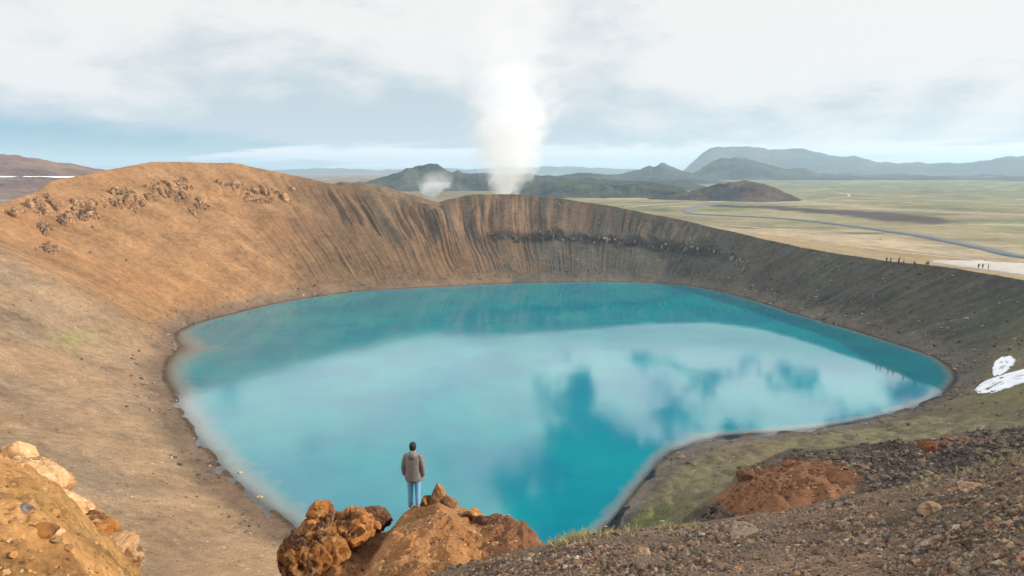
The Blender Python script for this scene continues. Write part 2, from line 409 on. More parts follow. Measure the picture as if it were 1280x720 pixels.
    # dark ash lobes with rusty ribs on the upper far wall
    str_ = sst(.7 * vnoise(arc / 5.5 + warp * 0.5, tw * 1.1, s=42) + .6 * vnoise(arc / 2.1 + warp, tw * .8, s=44) + .35 * vnoise(arc / .9, tw * 2, s=43), -.35, .45)
    up = (sst(U, 400, 500) * (1 - sst(U, 830, 900)) * sst(tw, .42, .62) * far)[..., None]
    str_ = str_ * (1 - .75 * sst(U, 620, 800)); lobes = slate * 0.8 * (1 - str_[..., None]) + C(.20, .125, .075) * str_[..., None]
    col = col * (1 - up * .7) + lobes * up * .7
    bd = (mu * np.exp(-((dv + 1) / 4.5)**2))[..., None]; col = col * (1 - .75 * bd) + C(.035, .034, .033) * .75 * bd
    # shaded right wall is plain dark ash with a little moss
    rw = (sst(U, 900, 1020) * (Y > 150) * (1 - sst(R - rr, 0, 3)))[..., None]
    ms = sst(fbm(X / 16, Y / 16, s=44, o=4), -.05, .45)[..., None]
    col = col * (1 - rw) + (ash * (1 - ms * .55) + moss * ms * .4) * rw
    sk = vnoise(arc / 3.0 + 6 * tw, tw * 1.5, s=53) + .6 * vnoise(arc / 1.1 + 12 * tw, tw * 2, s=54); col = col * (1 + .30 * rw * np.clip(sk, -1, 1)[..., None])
    lk_ = vnoise(arc / 6 - 5 * tw, tw * 1.5, s=55) + .7 * vnoise(arc / 2 - 8 * tw, tw * 2.4, s=56); col = col * (1 + .16 * (1 - w1) * np.clip(lk_, -1, 1)[..., None])
    # left near slope, greyer and gravelly
    dg = np.degrees(TT) % 360
    ln = (sst(dg, 178, 188) * (1 - sst(dg, 262, 272)))[..., None]
    gr = sst(fbm(X / 18, Y / 18, s=45, o=4), -.2, .4)[..., None]
    col = col * (1 - ln) + (tan_ * (1 - gr * .7) + C(.20, .150, .10) * gr * .7) * ln
    # right near slope with sparse green
    rn = (sst(dg, 262, 272) * (1 - sst(dg, 338, 352)))[..., None]
    gm = sst(fbm(X / 9, Y / 9, s=46, o=4) + .15, -.25, .4)[..., None]
    col = col * (1 - rn) + (C(.150, .122, .080) * (1 - gm) + C(.160, .146, .078) * gm) * rn
    # bright moss under the bank
    b = (np.exp(-((U - 800) / 45)**2 - ((V - 650) / 22)**2) * (Y < 130))[..., None]
    col = col * (1 - .6 * b) + C(.15, .19, .05) * .6 * b
    b = (np.exp(-((U - 95) / 24)**2 - ((V - 427) / 8)**2) * (Y < 260) * sst(fbm(X / 1.6, Y / 1.6, s=57, o=3), -.25, .3))[..., None]
    col = col * (1 - b) + C(.20, .22, .06) * b
    b = (np.exp(-((U - 1240) / 40)**2 - ((V - 400) / 25)**2) * (Y > 130))[..., None]
    col = col * (1 - .4 * b) + C(.07, .085, .035) * .4 * b
    # beach: damp dark line at the water, paler gravel above
    bw = (1 - sst(wd + fbm(X / 6, Y / 6, s=47, o=3) * 2.5, 3.5, 7.5))[..., None]
    bc = np.where((U < 640)[..., None], C(.17, .118, .078), C(.115, .10, .08))
    col = col * (1 - bw) + bc * bw
    wet = (1 - sst(wd, .4, 1.3))[..., None]; col = col * (1 - .45 * wet)
    bed = (wd < 0)[..., None]; col = np.where(bed, C(.16, .105, .05), col)
    # outer slopes
    ou = sst(R - rr, 0.2, 2.5)[..., None]
    oc = np.where((U < 560)[..., None], C(.20, .125, .075), C(.30, .225, .13))
    gmix = sst(fbm(X / 25, Y / 25, s=48, o=4), 0, .4)[..., None]
    oc = oc * (1 - .4 * gmix) + C(.19, .17, .08) * .4 * gmix
    col = col * (1 - ou) + oc * ou
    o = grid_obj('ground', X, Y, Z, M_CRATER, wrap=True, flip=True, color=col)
    tag(o, kind='structure')
    return X, Y, Z, R
GX, GY, GZ, GR = crater()
_gu, _gv = project(GX, GY, GZ)
_gd = np.hypot(GX, GY)
_far = GY > 100
def wall_point(u, v, ymin=100):
    """crater ground point seen at a photo pixel"""
    e = (_gu - u)**2 + (_gv - v)**2 + np.where(GY > ymin, 0, 1e6) + _gd * 0.004
    i = np.unravel_index(np.argmin(e), e.shape)
    return Vector((GX[i], GY[i], GZ[i]))

# ------------------------------------------------------------------ lake
def lake():
    m, t, out = mat_new('lake_water')
    P = t.node('ShaderNodeNewGeometry').outputs['Position']
    dep = t.node('ShaderNodeAttribute', attribute_name='depth').outputs['Fac']
    n = t.noise(P, 0.05, 5, 0.55); n2 = t.noise(P, 0.30, 7, 0.65)
    dd = t.m('MULTIPLY', dep, t.m('ADD', 0.1, t.m('MULTIPLY', n2, 2.2)))
    turb = t.m('SUBTRACT', 1.0, t.m('POWER', 2.718, t.m('MULTIPLY', dd, -1.15)))
    deep = t.mix(t.step(n, 0.35, 0.65), (0.000, 0.145, 0.200), (0.000, 0.190, 0.215))
    milky = t.mix(t.step(dd, 0.5, 3.4), (0.17, 0.22, 0.21), deep)
    dif = t.node('ShaderNodeBsdfDiffuse'); t.set(dif.inputs[0], milky)
    tr = t.node('ShaderNodeBsdfTransparent'); tr.inputs[0].default_value = (0.72, 0.82, 0.74, 1)
    mx = t.node('ShaderNodeMixShader'); t.set(mx.inputs[0], turb); t.l.new(tr.outputs[0], mx.inputs[1]); t.l.new(dif.outputs[0], mx.inputs[2])
    wav = t.m('ADD', t.noise(t.v('MULTIPLY', P, (1, 1.6, 1)), 0.8, 5, 0.6), t.m('MULTIPLY', t.noise(P, 0.12, 3, 0.5), 2.0))
    nb = t.bump(wav, 0.045, 0.10)
    gl = t.node('ShaderNodeBsdfGlossy'); gl.inputs['Color'].default_value = (1, 1, 1, 1); t.l.new(nb, gl.inputs['Normal'])
    px, py, pz = t.sep(P); calm = t.step(t.m('ADD', px, t.m('MULTIPLY', t.m('SUBTRACT', n, .5), 160.0)), -30, 50)
    t.set(gl.inputs['Roughness'], t.step(calm, 0, 1, 0.09, 0.014, False))      # wind-ruffled west side, calm east side
    fr = t.node('ShaderNodeFresnel'); fr.inputs['IOR'].default_value = 1.36; t.l.new(nb, fr.inputs['Normal'])
    m2 = t.node('ShaderNodeMixShader'); t.l.new(fr.outputs[0], m2.inputs[0]); t.l.new(mx.outputs[0], m2.inputs[1]); t.l.new(gl.outputs[0], m2.inputs[2])
    t.l.new(m2.outputs[0], out.inputs[0])
    th = np.linspace(-180, 180, 720, endpoint=False); k = np.concatenate([np.linspace(0.0004, 0.7, 14), np.linspace(0.72, 1.045, 54)])
    R = shore_r(th)[None, :] * k[:, None]; T = np.radians(th)[None, :] + 0 * R
    X = CX + R * np.cos(T); Y = CY + R * np.sin(T)
    w = shore_r(th)[None, :] - R
    dg = np.degrees(T) % 360
    sl = np.interp(dg, [0, 60, 120, 150, 172, 185, 195, 235, 260, 280, 300, 330, 360], [.8, 1.0, 1.0, .8, .45, .17, .42, .5, .6, .55, .8, 1.0, .9])
    D = np.maximum(w * sl, 0) + np.maximum(w - 14, 0) * .25
    o = grid_obj('lake', X, Y, 0 * X, m, wrap=True, flip=True, extra={'depth': D})
    tag(o, kind='structure')
lake()

# ------------------------------------------------------------------ plain, hills
def plain_z(x, y):
    w = np.hypot(x - CX, y - CY) - rim_r(np.degrees(np.arctan2(y - CY, x - CX)))
    return ZPLAIN - 0.9 + 0.9 * sst(w, 55, 95) + fbm(x / 160, y / 160, s=60, o=4) * 1.6 * sst(w, 90, 300)
def outer_z(x, y):
    th = np.degrees(np.arctan2(y - CY, x - CX)); w = np.hypot(x - CX, y - CY) - rim_r(th)
    o = ZPLAIN - 0.6 + (rim_z(th) - ZPLAIN + 0.6) * np.exp(-np.maximum(0, w) / 38.0) - 1.2 * sst(w, 60, 90)
    return np.maximum(plain_z(x, y), np.where(w < 90, o, -99))
def plain():
    th = np.concatenate([np.linspace(-35, 175, 900, endpoint=False), np.linspace(175, 325, 100, endpoint=False)])
    w = np.concatenate([np.geomspace(55, 900, 84), np.geomspace(920, 14500, 40)])
    rr = rim_r(th)[None, :]; R = rr + w[:, None]; T = np.radians(th)[None, :] + 0 * R
    X = CX + R * np.cos(T); Y = CY + R * np.sin(T)
    Z = plain_z(X, Y)
    U, V = project(X, Y, Z)
    def C(*c): return np.array(c)[None, None, :]
    n = fbm(X / 150, Y / 60, s=61, o=5); n2 = fbm(X / 45, Y / 24, s=62, o=4)
    col = C(.228, .195, .115) + 0 * X[..., None]
    g = sst(n + .5 * n2, -.2, .35)[..., None]; col = col * (1 - g) + C(.135, .150, .075) * g
    near = (1 - sst(w, 60, 170))[:, None, None]; col = col * (1 - near) + C(.36, .285, .185) * near
    fg = sst(w, 350, 1200)[:, None, None]; col = col * (1 - fg * .8) + C(.135, .158, .095) * fg * .8
    lf = (1 - sst(U, 380, 700))[..., None]; col = col * (1 - lf) + C(.16, .11, .075) * lf
    pt = sst(fbm(X / 90, Y / 30, s=63, o=4), .1, .4)[..., None]; col = col * (1 - .45 * pt) + C(.09, .10, .06) * .45 * pt
    pt = sst(fbm(X / 120, Y / 26, s=64, o=4), .15, .4)[..., None]; col = col * (1 - .5 * pt) + C(.36, .31, .21) * .5 * pt
    # dark lava flow and bare strips
    vl = np.interp(U, [880, 960, 1030, 1100, 1160, 1280], [257, 259, 264, 270, 275, 281]); wl = np.interp(U, [880, 940, 1030, 1110, 1170, 1200], [1.5, 1.5, 3, 5.5, 4, 0.2])
    lava = ((1 - sst(np.abs(V - vl) + n2 * 3, wl * .7, wl * 1.4)) * sst(U, 870, 900) * (1 - sst(U, 1180, 1215)))[..., None]
    col = col * (1 - lava) + C(.062, .048, .045) * lava
    st = (np.exp(-((V - np.interp(U, [800, 1000, 1120, 1280], [248, 252, 262, 268])) / 1.8)**2) * (U > 760))[..., None]
    col = col * (1 - .8 * st * (1 - lava)) + C(.34, .27, .19) * .8 * st * (1 - lava)
    for (a, b_, c_) in ((1080, 292, 40), (1010, 286, 26), (940, 284, 30)):
        s2 = np.exp(-((U - a) / c_)**2 - ((V - b_) / 2.2)**2)[..., None] * sst(n2, -.3, .3)[..., None]
        col = col * (1 - s2) + C(.07, .066, .05) * s2
    tag(grid_obj('plain', X, Y, Z, M_PLAIN, wrap=True, flip=True, color=col), kind='structure')
plain()

def hill(name, sil, dist, depth, tone, tone2=None, zb=10.0, rough=0.12, seed=0, n=170, m=52, label=None):
    """ridge whose crest follows a traced skyline, built at its own distance with its full depth"""
    us = np.linspace(sil[0][0], sil[-1][0], n); vs = np.interp(us, [p[0] for p in sil], [p[1] for p in sil])
    a = np.radians(azim(us, vs)); zc = CAMZ - dist * tan_down(us, vs)
    zc = zc + dist / FPX * (fbm(us / 26, 0 * us, s=seed, o=5, g=.62) * 3.2) * sst(np.minimum(us - us[0], us[-1] - us), 0, 25)
    s = np.linspace(-1, 1, m)[:, None]
    D = dist + s * depth; A = a[None, :] + 0 * D
    X = D * np.sin(A); Y = D * np.cos(A)
    sc = depth * 0.8
    prof = np.exp(-(s * 1.75)**2) - math.exp(-1.75**2)
    prof = np.clip(prof / (1 - math.exp(-1.75**2)), 0, 1)
    wig = fbm(X / sc, Y / sc, s=seed, o=3) * .25
    ps = np.clip(np.exp(-((s + wig * (1 - s * s)) * 1.75)**2) - math.exp(-1.75**2), 0, 1) / (1 - math.exp(-1.75**2))
    hgt = (zc - zb)[None, :]
    r = ridged(X / (sc * .55), Y / (sc * .55), s=seed + 3, o=5)
    off = 1 - np.exp(-(s * 6)**2)                                  # keep the traced crest
    Z = zb - 4 + hgt * (0.5 * prof + 0.5 * ps) + (r - .15) * rough * np.maximum(hgt, depth * .03) * off * prof**.5 + 4 * prof
    Z = Z + fbm(A * dist / (depth * .12), 0 * A + s, s=seed + 9, o=3) * rough * .12 * hgt * prof
    c1 = np.array(tone)[None, None]; c2 = np.array(tone2 or tone)[None, None]
    g = sst(fbm(X / (sc * .5), Y / (sc * .5), s=seed + 5, o=4), -.2, .3)[..., None]
    o = grid_obj(name, X, Y, Z, M_HILL, color=c1 * (1 - g) + c2 * g)
    tag(o, kind='structure')
    return o
GRN, BRN, DRK = (.072, .088, .070), (.15, .105, .065), (.040, .052, .060)  # blue of distance haze is painted into the GRN and DRK tones
hill('mountain', [(835,222),(858,210),(880,190),(896,184),(935,183),(962,187),(1000,186),(1022,190),(1040,195),(1065,195),(1085,200),(1105,204),(1140,203),(1180,205),(1215,203),(1245,198),(1290,194),(1400,186),(1520,200)], 5600, 1400, DRK, (.08,.085,.06), rough=.2, seed=101, n=320)
hill('hill', [(700,224),(745,221),(775,217),(800,213),(812,207),(818,208),(828,204),(838,208),(850,213),(875,219),(905,224)], 2700, 420, DRK, GRN, rough=.3, seed=111)
hill('hill', [(835,226),(862,219),(880,208),(900,200),(920,196),(935,198),(955,205),(975,209),(990,212),(1005,211),(1020,216),(1060,221),(1090,227)], 2900, 480, DRK, GRN, rough=.3, seed=121)
hill('hill', [(990,228),(1030,220),(1060,216),(1100,219),(1130,217),(1170,221),(1230,218),(1290,221),(1420,214),(1500,228)], 3600, 500, DRK, GRN, rough=.3, seed=131)
hill('hill', [(760,254),(820,247),(860,240),(890,232),(912,228),(935,226),(960,231),(980,239),(996,247),(1010,253)], 900, 110, (.10,.075,.06), DRK, rough=.25, seed=141)
hill('hill', [(610,250),(650,238),(690,228),(735,228),(770,232),(805,231),(840,236),(870,243),(905,252)], 1000, 150, GRN, DRK, rough=.5, seed=151)
hill('hill', [(440,232),(478,222),(500,216),(520,211),(536,208),(550,210),(565,216),(600,217),(640,221),(690,221),(730,223),(790,226),(850,229),(900,236)], 1350, 230, GRN, DRK, rough=.5, seed=161)
hill('hill', [(540,228),(600,221),(640,218),(690,221),(730,217),(770,219),(810,222),(870,224),(930,230)], 2000, 300, DRK, GRN, rough=.5, seed=201)
hill('hill', [(860,232),(920,226),(980,221),(1030,217),(1060,219),(1105,222),(1150,219),(1200,223),(1260,221),(1330,226)], 3000, 420, DRK, GRN, rough=.4, seed=211)
LEFT_HILL = hill('hill', [(-420,196),(-250,185),(-100,186),(0,192),(30,195),(70,202),(100,207),(130,212),(165,220),(200,228)], 1500, 420, (.20,.125,.09), (.15,.095,.075), rough=.10, seed=171, zb=16)
hill('hill', [(340,240),(395,232),(425,228),(450,228),(475,231),(505,240),(530,248),(560,258)], 480, 70, BRN, (.19,.125,.075), rough=.12, seed=181, zb=14)
hill('mountain', [(150,216),(300,214),(400,210),(440,211),(470,213),(520,210),(600,211),(680,208),(740,209),(790,212),(850,213),(950,216)], 7400, 1000, DRK, GRN, rough=.15, seed=191)

# ------------------------------------------------------------------ the near ground: bank round the photographer, ledge on the left, bench on the right
SIL_B = [(-150,560),(0,590),(40,602),(75,625),(105,655),(140,690),(175,725),(215,790),(380,800),(470,745),(530,722),(600,703),(690,678),(720,669),(800,662),(860,657),(900,651),(1000,634),(1075,619),(1150,605),(1220,588),(1280,571),(1500,520)]
_ba = azim([p[0] for p in SIL_B], [p[1] for p in SIL_B]); _bt = tan_down([p[0] for p in SIL_B], [p[1] for p in SIL_B])
SIL_M = [(800,690),(860,668),(885,655),(905,640),(930,612),(960,594),(1000,580),(1040,575),(1090,570),(1150,561),(1215,553),(1280,545),(1500,520)]
_ma = azim([p[0] for p in SIL_M], [p[1] for p in SIL_M]); _mt = tan_down([p[0] for p in SIL_M], [p[1] for p in SIL_M])
EYE = 1.6
def near_z(x, y, detail=True):
    al = np.degrees(np.arctan2(x, y)); d = np.hypot(x, y)
    tb = np.interp(al, _ba, _bt); ds = np.interp(al, [-42, -30, -22, -10, 0, 10, 20, 30, 42], [11, 10.5, 9, 7.5, 8, 9, 11, 13, 14])
    b = EYE / ds**2; a = tb - 2 * EYE / ds
    dl = ds * 1.35
    z0 = CAMZ - EYE - a * d - b * d * d
    sl = a + 2 * b * dl; z1 = CAMZ - EYE - a * dl - b * dl * dl - np.maximum(sl, .70) * (d - dl)
    z = np.where(d < dl, z0, z1)
    dm = np.interp(al, [8, 16, 24, 42], [21, 23, 27, 31]); zm = CAMZ - dm * np.interp(al, _ma, _mt)
    zs = np.where(d < dm, zm - (dm - d) * .02, zm - (d - dm) * .12 - .30 * np.maximum(d - dm - 2, 0)**1.15)
    zs = np.where(al > 9, zs, -100) - np.maximum(0, 16 - al) * .25
    h = 0.5
    mx = np.maximum(z, zs) + h * np.log1p(np.exp(-np.abs(z - zs) / h)) * (zs > -50)
    z = mx
    if detail:
        k = np.clip(d / 8, .35, 2.0)
        z = z + fbm(x / 1.7, y / 1.7, s=70, o=4) * .09 * k + fbm(x / .35, y / .35, s=71, o=3) * .022 * k
        # gouged clay on the left ledge and rust outcrop on the bench
        z = z + (al < -24) * (ridged(x / 1.1, y / 1.1, s=72, o=5, g=.6) * .24 + fbm(x / .3, y / .3, s=74, o=4) * .08)
        U, V = project(x, y, z)
        ru = np.exp(-((U - 985) / 70)**2 - ((V - 612) / 32)**2) * (d > 16)
        z = z + ru * (ridged(x / 2.2, y / 2.2, s=73, o=5, g=.62) * .75 + .1)
        z = z + (d > 15) * (al > 9) * (fbm(x / 1.6, y / 1.6, s=78, o=4) * .35 * sst(d, 15, 18))
    return z
def near_ground():
    al = np.radians(np.linspace(-43, 43, 740)); d = np.concatenate([np.geomspace(2.0, 30, 260), np.linspace(30.6, 62, 36)])
    D = d[:, None] + 0 * al[None, :]; A = al[None, :] + 0 * D
    X = D * np.sin(A); Y = D * np.cos(A); Z = near_z(X, Y)
    U, V = project(X, Y, Z)
    def C(*c): return np.array(c)[None, None, :]
    n = fbm(X / 1.1, Y / 1.1, s=75, o=4); n2 = fbm(X / 3.5, Y / 3.5, s=76, o=4)
    col = C(.135, .098, .070) + 0 * X[..., None]
    w = sst(n2 + .3 * n, -.1, .5)[..., None]; col = col * (1 - w) + C(.21, .142, .09) * w
    deg = np.degrees(A)
    # warm sunlight painted into the colour towards the right end of the bank
    w = (sst(deg, 24, 36) * sst(n, -.2, .4) * (D < 16))[..., None]; col = col * (1 - .5 * w) + C(.23, .15, .085) * .5 * w
    # bench: dark ash, rust outcrop
    be = sst(D, 14.5, 17.5)[..., None] * sst(deg, 8, 12)[..., None]
    col = col * (1 - be) + (C(.075, .064, .052) + .02 * n[..., None]) * be
    ru = (sst(-np.hypot((U - 985 - (V - 610) * -1.2) / 95, (V - 612) / 42) + .18 * n, -1, -.7) * (D > 15))[..., None]
    col = col * (1 - ru) + C(.185, .092, .048) * ru
    ru = (np.exp(-((U - 1185) / 42)**2 - ((V - 550) / 7)**2) * (D > 15))[..., None]; col = col * (1 - .8 * ru) + C(.22, .10, .05) * .8 * ru
    # beyond the bench crest the slope greens over
    gg = (sst(D - np.interp(deg, [8, 16, 24, 42], [21, 23, 27, 31]), 1.0, 4) * sst(deg, 8, 12))[..., None]
    col = col * (1 - gg) + C(.115, .105, .058) * gg
    # left ledge ochre with thin moss
    lf = sst(-deg, 20, 25)[..., None]; oc = C(.40, .215, .082) * (.72 + .5 * sst(n, -.4, .4)[..., None])
    mo = sst(n2, -.1, .4)[..., None]; oc = oc * (1 - .35 * mo) + C(.30, .21, .07) * .35 * mo
    col = col * (1 - lf) + oc * lf
    tag(grid_obj('gravel_bank', X, Y, Z, M_BANK, color=np.clip(col, .01, 1)), kind='structure')
near_ground()

def icosphere(sub):
    bm = bmesh.new(); bmesh.ops.create_icosphere(bm, subdivisions=sub, radius=1.0)
    V = np.array([v.co[:] for v in bm.verts]); F = np.array([[v.index for v in f.verts] for f in bm.faces]); bm.free(); return V, F
ICO = {k: icosphere(k) for k in (1, 2, 3, 4, 5, 6)}
def rock_mesh(name, mat, sub=3, seed=0, scale=(1, 1, 1), rough=0.35, freq=1.3, cut=5, smooth=True, taper=0.0, crag=0.0):
    """angular stone: a ball cut by random planes and broken up by noise"""
    V, F = ICO[sub]; V = V.copy(); rg = np.random.default_rng(seed)
    for _ in range(cut):
        nrm = rg.normal(size=3); nrm /= np.linalg.norm(nrm); k = rg.uniform(.45, .8)
        e = V @ nrm - k; V = V - np.maximum(e, 0)[:, None] * nrm * .92
    N = V / np.linalg.norm(V, axis=1)[:, None]; o = rg.uniform(0, 50, 3); P = V * freq + o
    h = ridged(P[:, 0], P[:, 1], P[:, 2], s=seed % 97, o=4 if sub > 2 else 2) * .6 + fbm(P[:, 0] * 2.3, P[:, 1] * 2.3, P[:, 2] * 2.3, s=seed % 89 + 5, o=4 if sub > 3 else 2) * .4
    V = V + N * (h * rough)[:, None]
    if crag:
        for kk in range(20):
            nrm = rg.normal(size=3) * .38; nrm[kk % 3] += 1 if kk % 2 else -1; nrm /= np.linalg.norm(nrm); e = V @ nrm - rg.uniform(.5, .92); V = V - np.maximum(e, 0)[:, None] * nrm * .9
        P = V * 1.7 + o; cr_ = np.abs(vnoise(P[:, 0] + .4 * vnoise(P[:, 1] * 2, P[:, 2] * 2, s=4), P[:, 1], P[:, 2] * .6, s=seed % 71))
        V = V - N * (np.exp(-(cr_ / .05)**2) * crag * .55)[:, None]
        P = V * 3.4 + o
        h = ridged(P[:, 0], P[:, 1] , P[:, 2] * .7, s=seed % 83 + 3, o=5, g=.62); q = np.round(h * 3.0) / 3.0
        V = V + N * ((.22 * h + .55 * q) * crag * .8)[:, None]
    if taper: V[:, :2] *= (1 - taper * np.clip((V[:, 2:] + .4) / 1.4, 0, 1))
    V = V * np.array(scale)
    return mesh_np(name, V, F, mat, smooth)

# ------------------------------------------------------------------ promontory with the walker
PCR = [(300,800),(330,765),(365,722),(420,682),(470,653),(500,640),(520,633),(545,629),(565,630),(590,641),(612,650),(640,653),(655,660),(668,674),(690,700),(740,770)]
_pa = azim([p[0] for p in PCR], [p[1] for p in PCR]); _pt = tan_down([p[0] for p in PCR], [p[1] for p in PCR])
def prom_z(x, y, detail=True):
    al = np.degrees(np.arctan2(x, y)); d = np.hypot(x, y)
    dc = np.interp(al, [-22, -15, -8, -4, 2, 8], [15.4, 16.4, 17.2, 17.2, 16.0, 14.0])
    zc = CAMZ - dc * np.interp(al, _pa, _pt)
    near = zc + (dc - d) * .16 - .10 * np.maximum(0, dc - d - 3.8)**1.4
    far = zc - (d - dc) * .35 - .75 * np.maximum(0, d - dc - .15)**1.2
    z = np.where(d < dc, near, far)
    if detail:
        w = 1 - .75 * np.exp(-((d - dc) / .5)**2)
        z = z + w * (ridged(x / 1.5 + .3, y / 2.4, s=80, o=5, g=.58) * .30 + fbm(x / .4, y / .4, s=81, o=4) * .10) + fbm(x / .16, y / .16, s=83, o=2) * .02
        # crusty right end
        k = sst(al, -3.2, -1.2); z = z + k * ridged(x / .6, y / .6, s=82, o=3) * .14
        # trough between the big crag and the knoll
        z = z - .5 * np.exp(-((al + 12.6 + (d - 15.4) * -.85) / 1.2)**2) * sst(d, 13.2, 14.6)
    return z
def promontory():
    al = np.radians(np.linspace(-24, 8, 430)); d = np.concatenate([np.linspace(9.8, 18.2, 300), np.linspace(18.25, 25, 30)])
    D = d[:, None] + 0 * al[None, :]; A = al[None, :] + 0 * D
    X = D * np.sin(A); Y = D * np.cos(A); Z = prom_z(X, Y)
    def C(*c): return np.array(c)[None, None, :]
    n = fbm(X / .9, Y / .9, s=85, o=5); n2 = fbm(X / 2.5, Y / 2.5, s=86, o=3)
    col = C(.30, .145, .058) + 0 * X[..., None]
    w = sst(n + .4 * n2, -.1, .4)[..., None]; col = col * (1 - w) + C(.37, .20, .095) * w
    w = sst(n2 - .2 * n, .15, .5)[..., None]; col = col * (1 - .5 * w) + C(.19, .095, .05) * .5 * w
    w = sst(np.degrees(A), -3.6, -1.2)[..., None]; col = col * (1 - .7 * w) + C(.14, .068, .042) * .7 * w
    tag(grid_obj('promontory', X, Y, Z, M_PROM, color=col), kind='structure')
promontory()

def boulder(u, v, dist, size, mat, label, seed, sub=5, rough=.35, freq=1.3, rot=0, cut=5, name='boulder', group=None, cat='boulder', taper=0.0, crag=0.0):
    dist *= .925; size = tuple(.925 * k for k in size); p = at_depth(u, v, dist)
    o = link(name, rock_mesh(name, mat, sub, seed, size, rough, freq, cut, True, taper, crag)); o.location = p; o.rotation_euler = (0, 0, rot)
    return tag(o, label, cat, group)
boulder(398, 700, 16.5, (.98, 1.0, 1.25), M_OCHRE, 'massive ochre crag with a dark side face beside the promontory', 201, 6, .20, 1.3, .3, 5, 'rock_crag', cat='crag', crag=.30)
boulder(440, 656, 17.2, (.85, .62, .62), M_OCHRE, 'bright orange rock lump leaning on the massive ochre crag', 205, 5, .2, 1.5, 1.1, 4, 'rock_crag', cat='crag', crag=.28)
boulder(372, 705, 16.4, (.50, .8, 1.0), M_DARK, 'dark brown crag coloured as the shaded flank of the massive ochre crag', 233, 5, .15, 1.3, .8, 5, 'rock_crag', cat='crag', crag=.2)  # dark rock colour stands in for the shade on the crag's left side
boulder(402, 640, 17.2, (.46, .40, .36), M_OCHRE, 'knobbly ochre rock perched on top of the massive ochre crag', 204, 5, .2, 1.5, .3, 6, 'rock_crag', cat='crag', crag=.28)
for k in range(12):
    ux = 372 + k * 9.0 + RNG.uniform(-4, 4); vx = np.interp(ux, [350, 375, 400, 440, 470, 485], [672, 648, 634, 630, 642, 652]) + RNG.uniform(9, 24); zz_ = RNG.uniform(.14, .30)
    boulder(ux, vx, RNG.uniform(16.4, 17.6), (zz_, zz_ * .9, zz_ * RNG.uniform(.7, 1.2)), M_OCHRE if k % 4 else M_DARK, 'broken brown block lodged in the dark patches along the ochre crag' if k % 4 == 0 else 'broken golden block lodged along the top of the ochre crag', 900 + k, 4, .05, 1.4, k, 14, 'rock_block', 'dark blocks on the ochre crag' if k % 4 == 0 else 'golden blocks on the ochre crag', 'rock', .15, .05)
boulder(466, 647, 18.2, (.55, .45, .40), M_DARK, 'small dark purplish crag between the ochre crag and the walker', 207, 5, .25, 1.8, .4, 5, 'rock_crag', cat='crag', crag=.25)
boulder(548, 620, 18.5, (.40, .34, .52), M_TAN, 'pointed tan rock standing upright beside the walker', 211, 5, .12, 1.2, .5, 8, taper=.62, crag=.06)
boulder(563, 629, 18.3, (.26, .22, .27), M_TAN, 'low tan rock wedged against the pointed rock', 212, 4, .12, 1.3, .2, 9, crag=.08)
boulder(533, 626, 18.55, (.24, .2, .2), M_OCHRE, 'small brown rock between the walker and the pointed rock', 213, 4, .12, 1.3, .9, 9, crag=.1)
boulder(592, 644, 17.9, (.36, .3, .26), M_OCHRE, 'brown rock on the edge below the pointed rock', 214, 5, .2, 1.4, .1, 7, crag=.15)
boulder(632, 662, 17.3, (.62, .42, .36), M_DARK, 'crusty reddish brown rock near the outer end of the promontory', 215, 5, .22, 1.8, .7, 5, crag=.25)
boulder(655, 672, 17.2, (.3, .28, .24), M_DARK, 'last small dark rock at the outer end of the promontory', 216, 5, .22, 1.6, .2, 5, crag=.2)
boulder(606, 652, 17.6, (.3, .24, .2), M_DARK, 'flat dark rock between the brown rock and the crusty reddish rock', 217, 5, .22, 1.6, .2, 5, crag=.2)

# ------------------------------------------------------------------ cream boulders along the left ledge
LEDGE = [(24,578,13,.30,.34,'tall cream boulder at the top of the ochre ledge'), (42,596,12.6,.36,.36,'broad cream boulder leaning below the tall one on the ledge'),
         (8,584,12.9,.22,.24,'dark sided boulder tucked behind the tall cream boulder'), (53,600,12.3,.24,.30,'upright cream boulder beside the broad one on the ledge'),
         (58,615,12,.22,.22,'small rounded cream boulder in the middle of the ledge row'), (84,636,11.6,.34,.30,'knobbly cream boulder halfway down the ledge'),
         (64,640,11.4,.2,.2,'ochre lump behind the knobbly boulder of the ledge'), (110,662,11.2,.32,.30,'rounded ochre boulder low on the ledge'),
         (146,688,10.8,.26,.34,'lowest cream boulder at the foot of the ledge')]
for i, (u, v, d, w, h, lb) in enumerate(LEDGE):
    p = at_depth(u, v + 6, d); 
    o = link('boulder', rock_mesh('boulder', M_CREAM if 'cream' in lb else M_OCHRE, 5, 300 + i, (w * 1.6, w * 1.35, h * 1.4), .2, 1.2, 5, True, 0.0, .13)); o.location = p
    zz = float(near_z(np.array(p[0]), np.array(p[1]))); o.location.z = min(p[2], zz + h * .75)
    o.rotation_euler = (0, 0, i * 1.3); tag(o, lb, 'boulder')
for i, (u, v, s, m, lb) in enumerate([(28,640,.075,M_GREY,'pale grey stone lying on the ochre ledge'), (55,665,.085,M_OCHRE,'orange stone lying on the ochre ledge'), (70,664,.06,M_CREAM,'small cream stone beside the orange stone on the ledge')]):
    for d in np.arange(4, 14, .05):
        q = at_depth(u, v, d)
        if q[2] < near_z(np.array(q[0]), np.array(q[1])): break
    o = link('stone', rock_mesh('stone', m, 3, 340 + i, (s, s * .8, s * .6), .25, 1.2, 5)); o.location = q; tag(o, lb, 'stone')

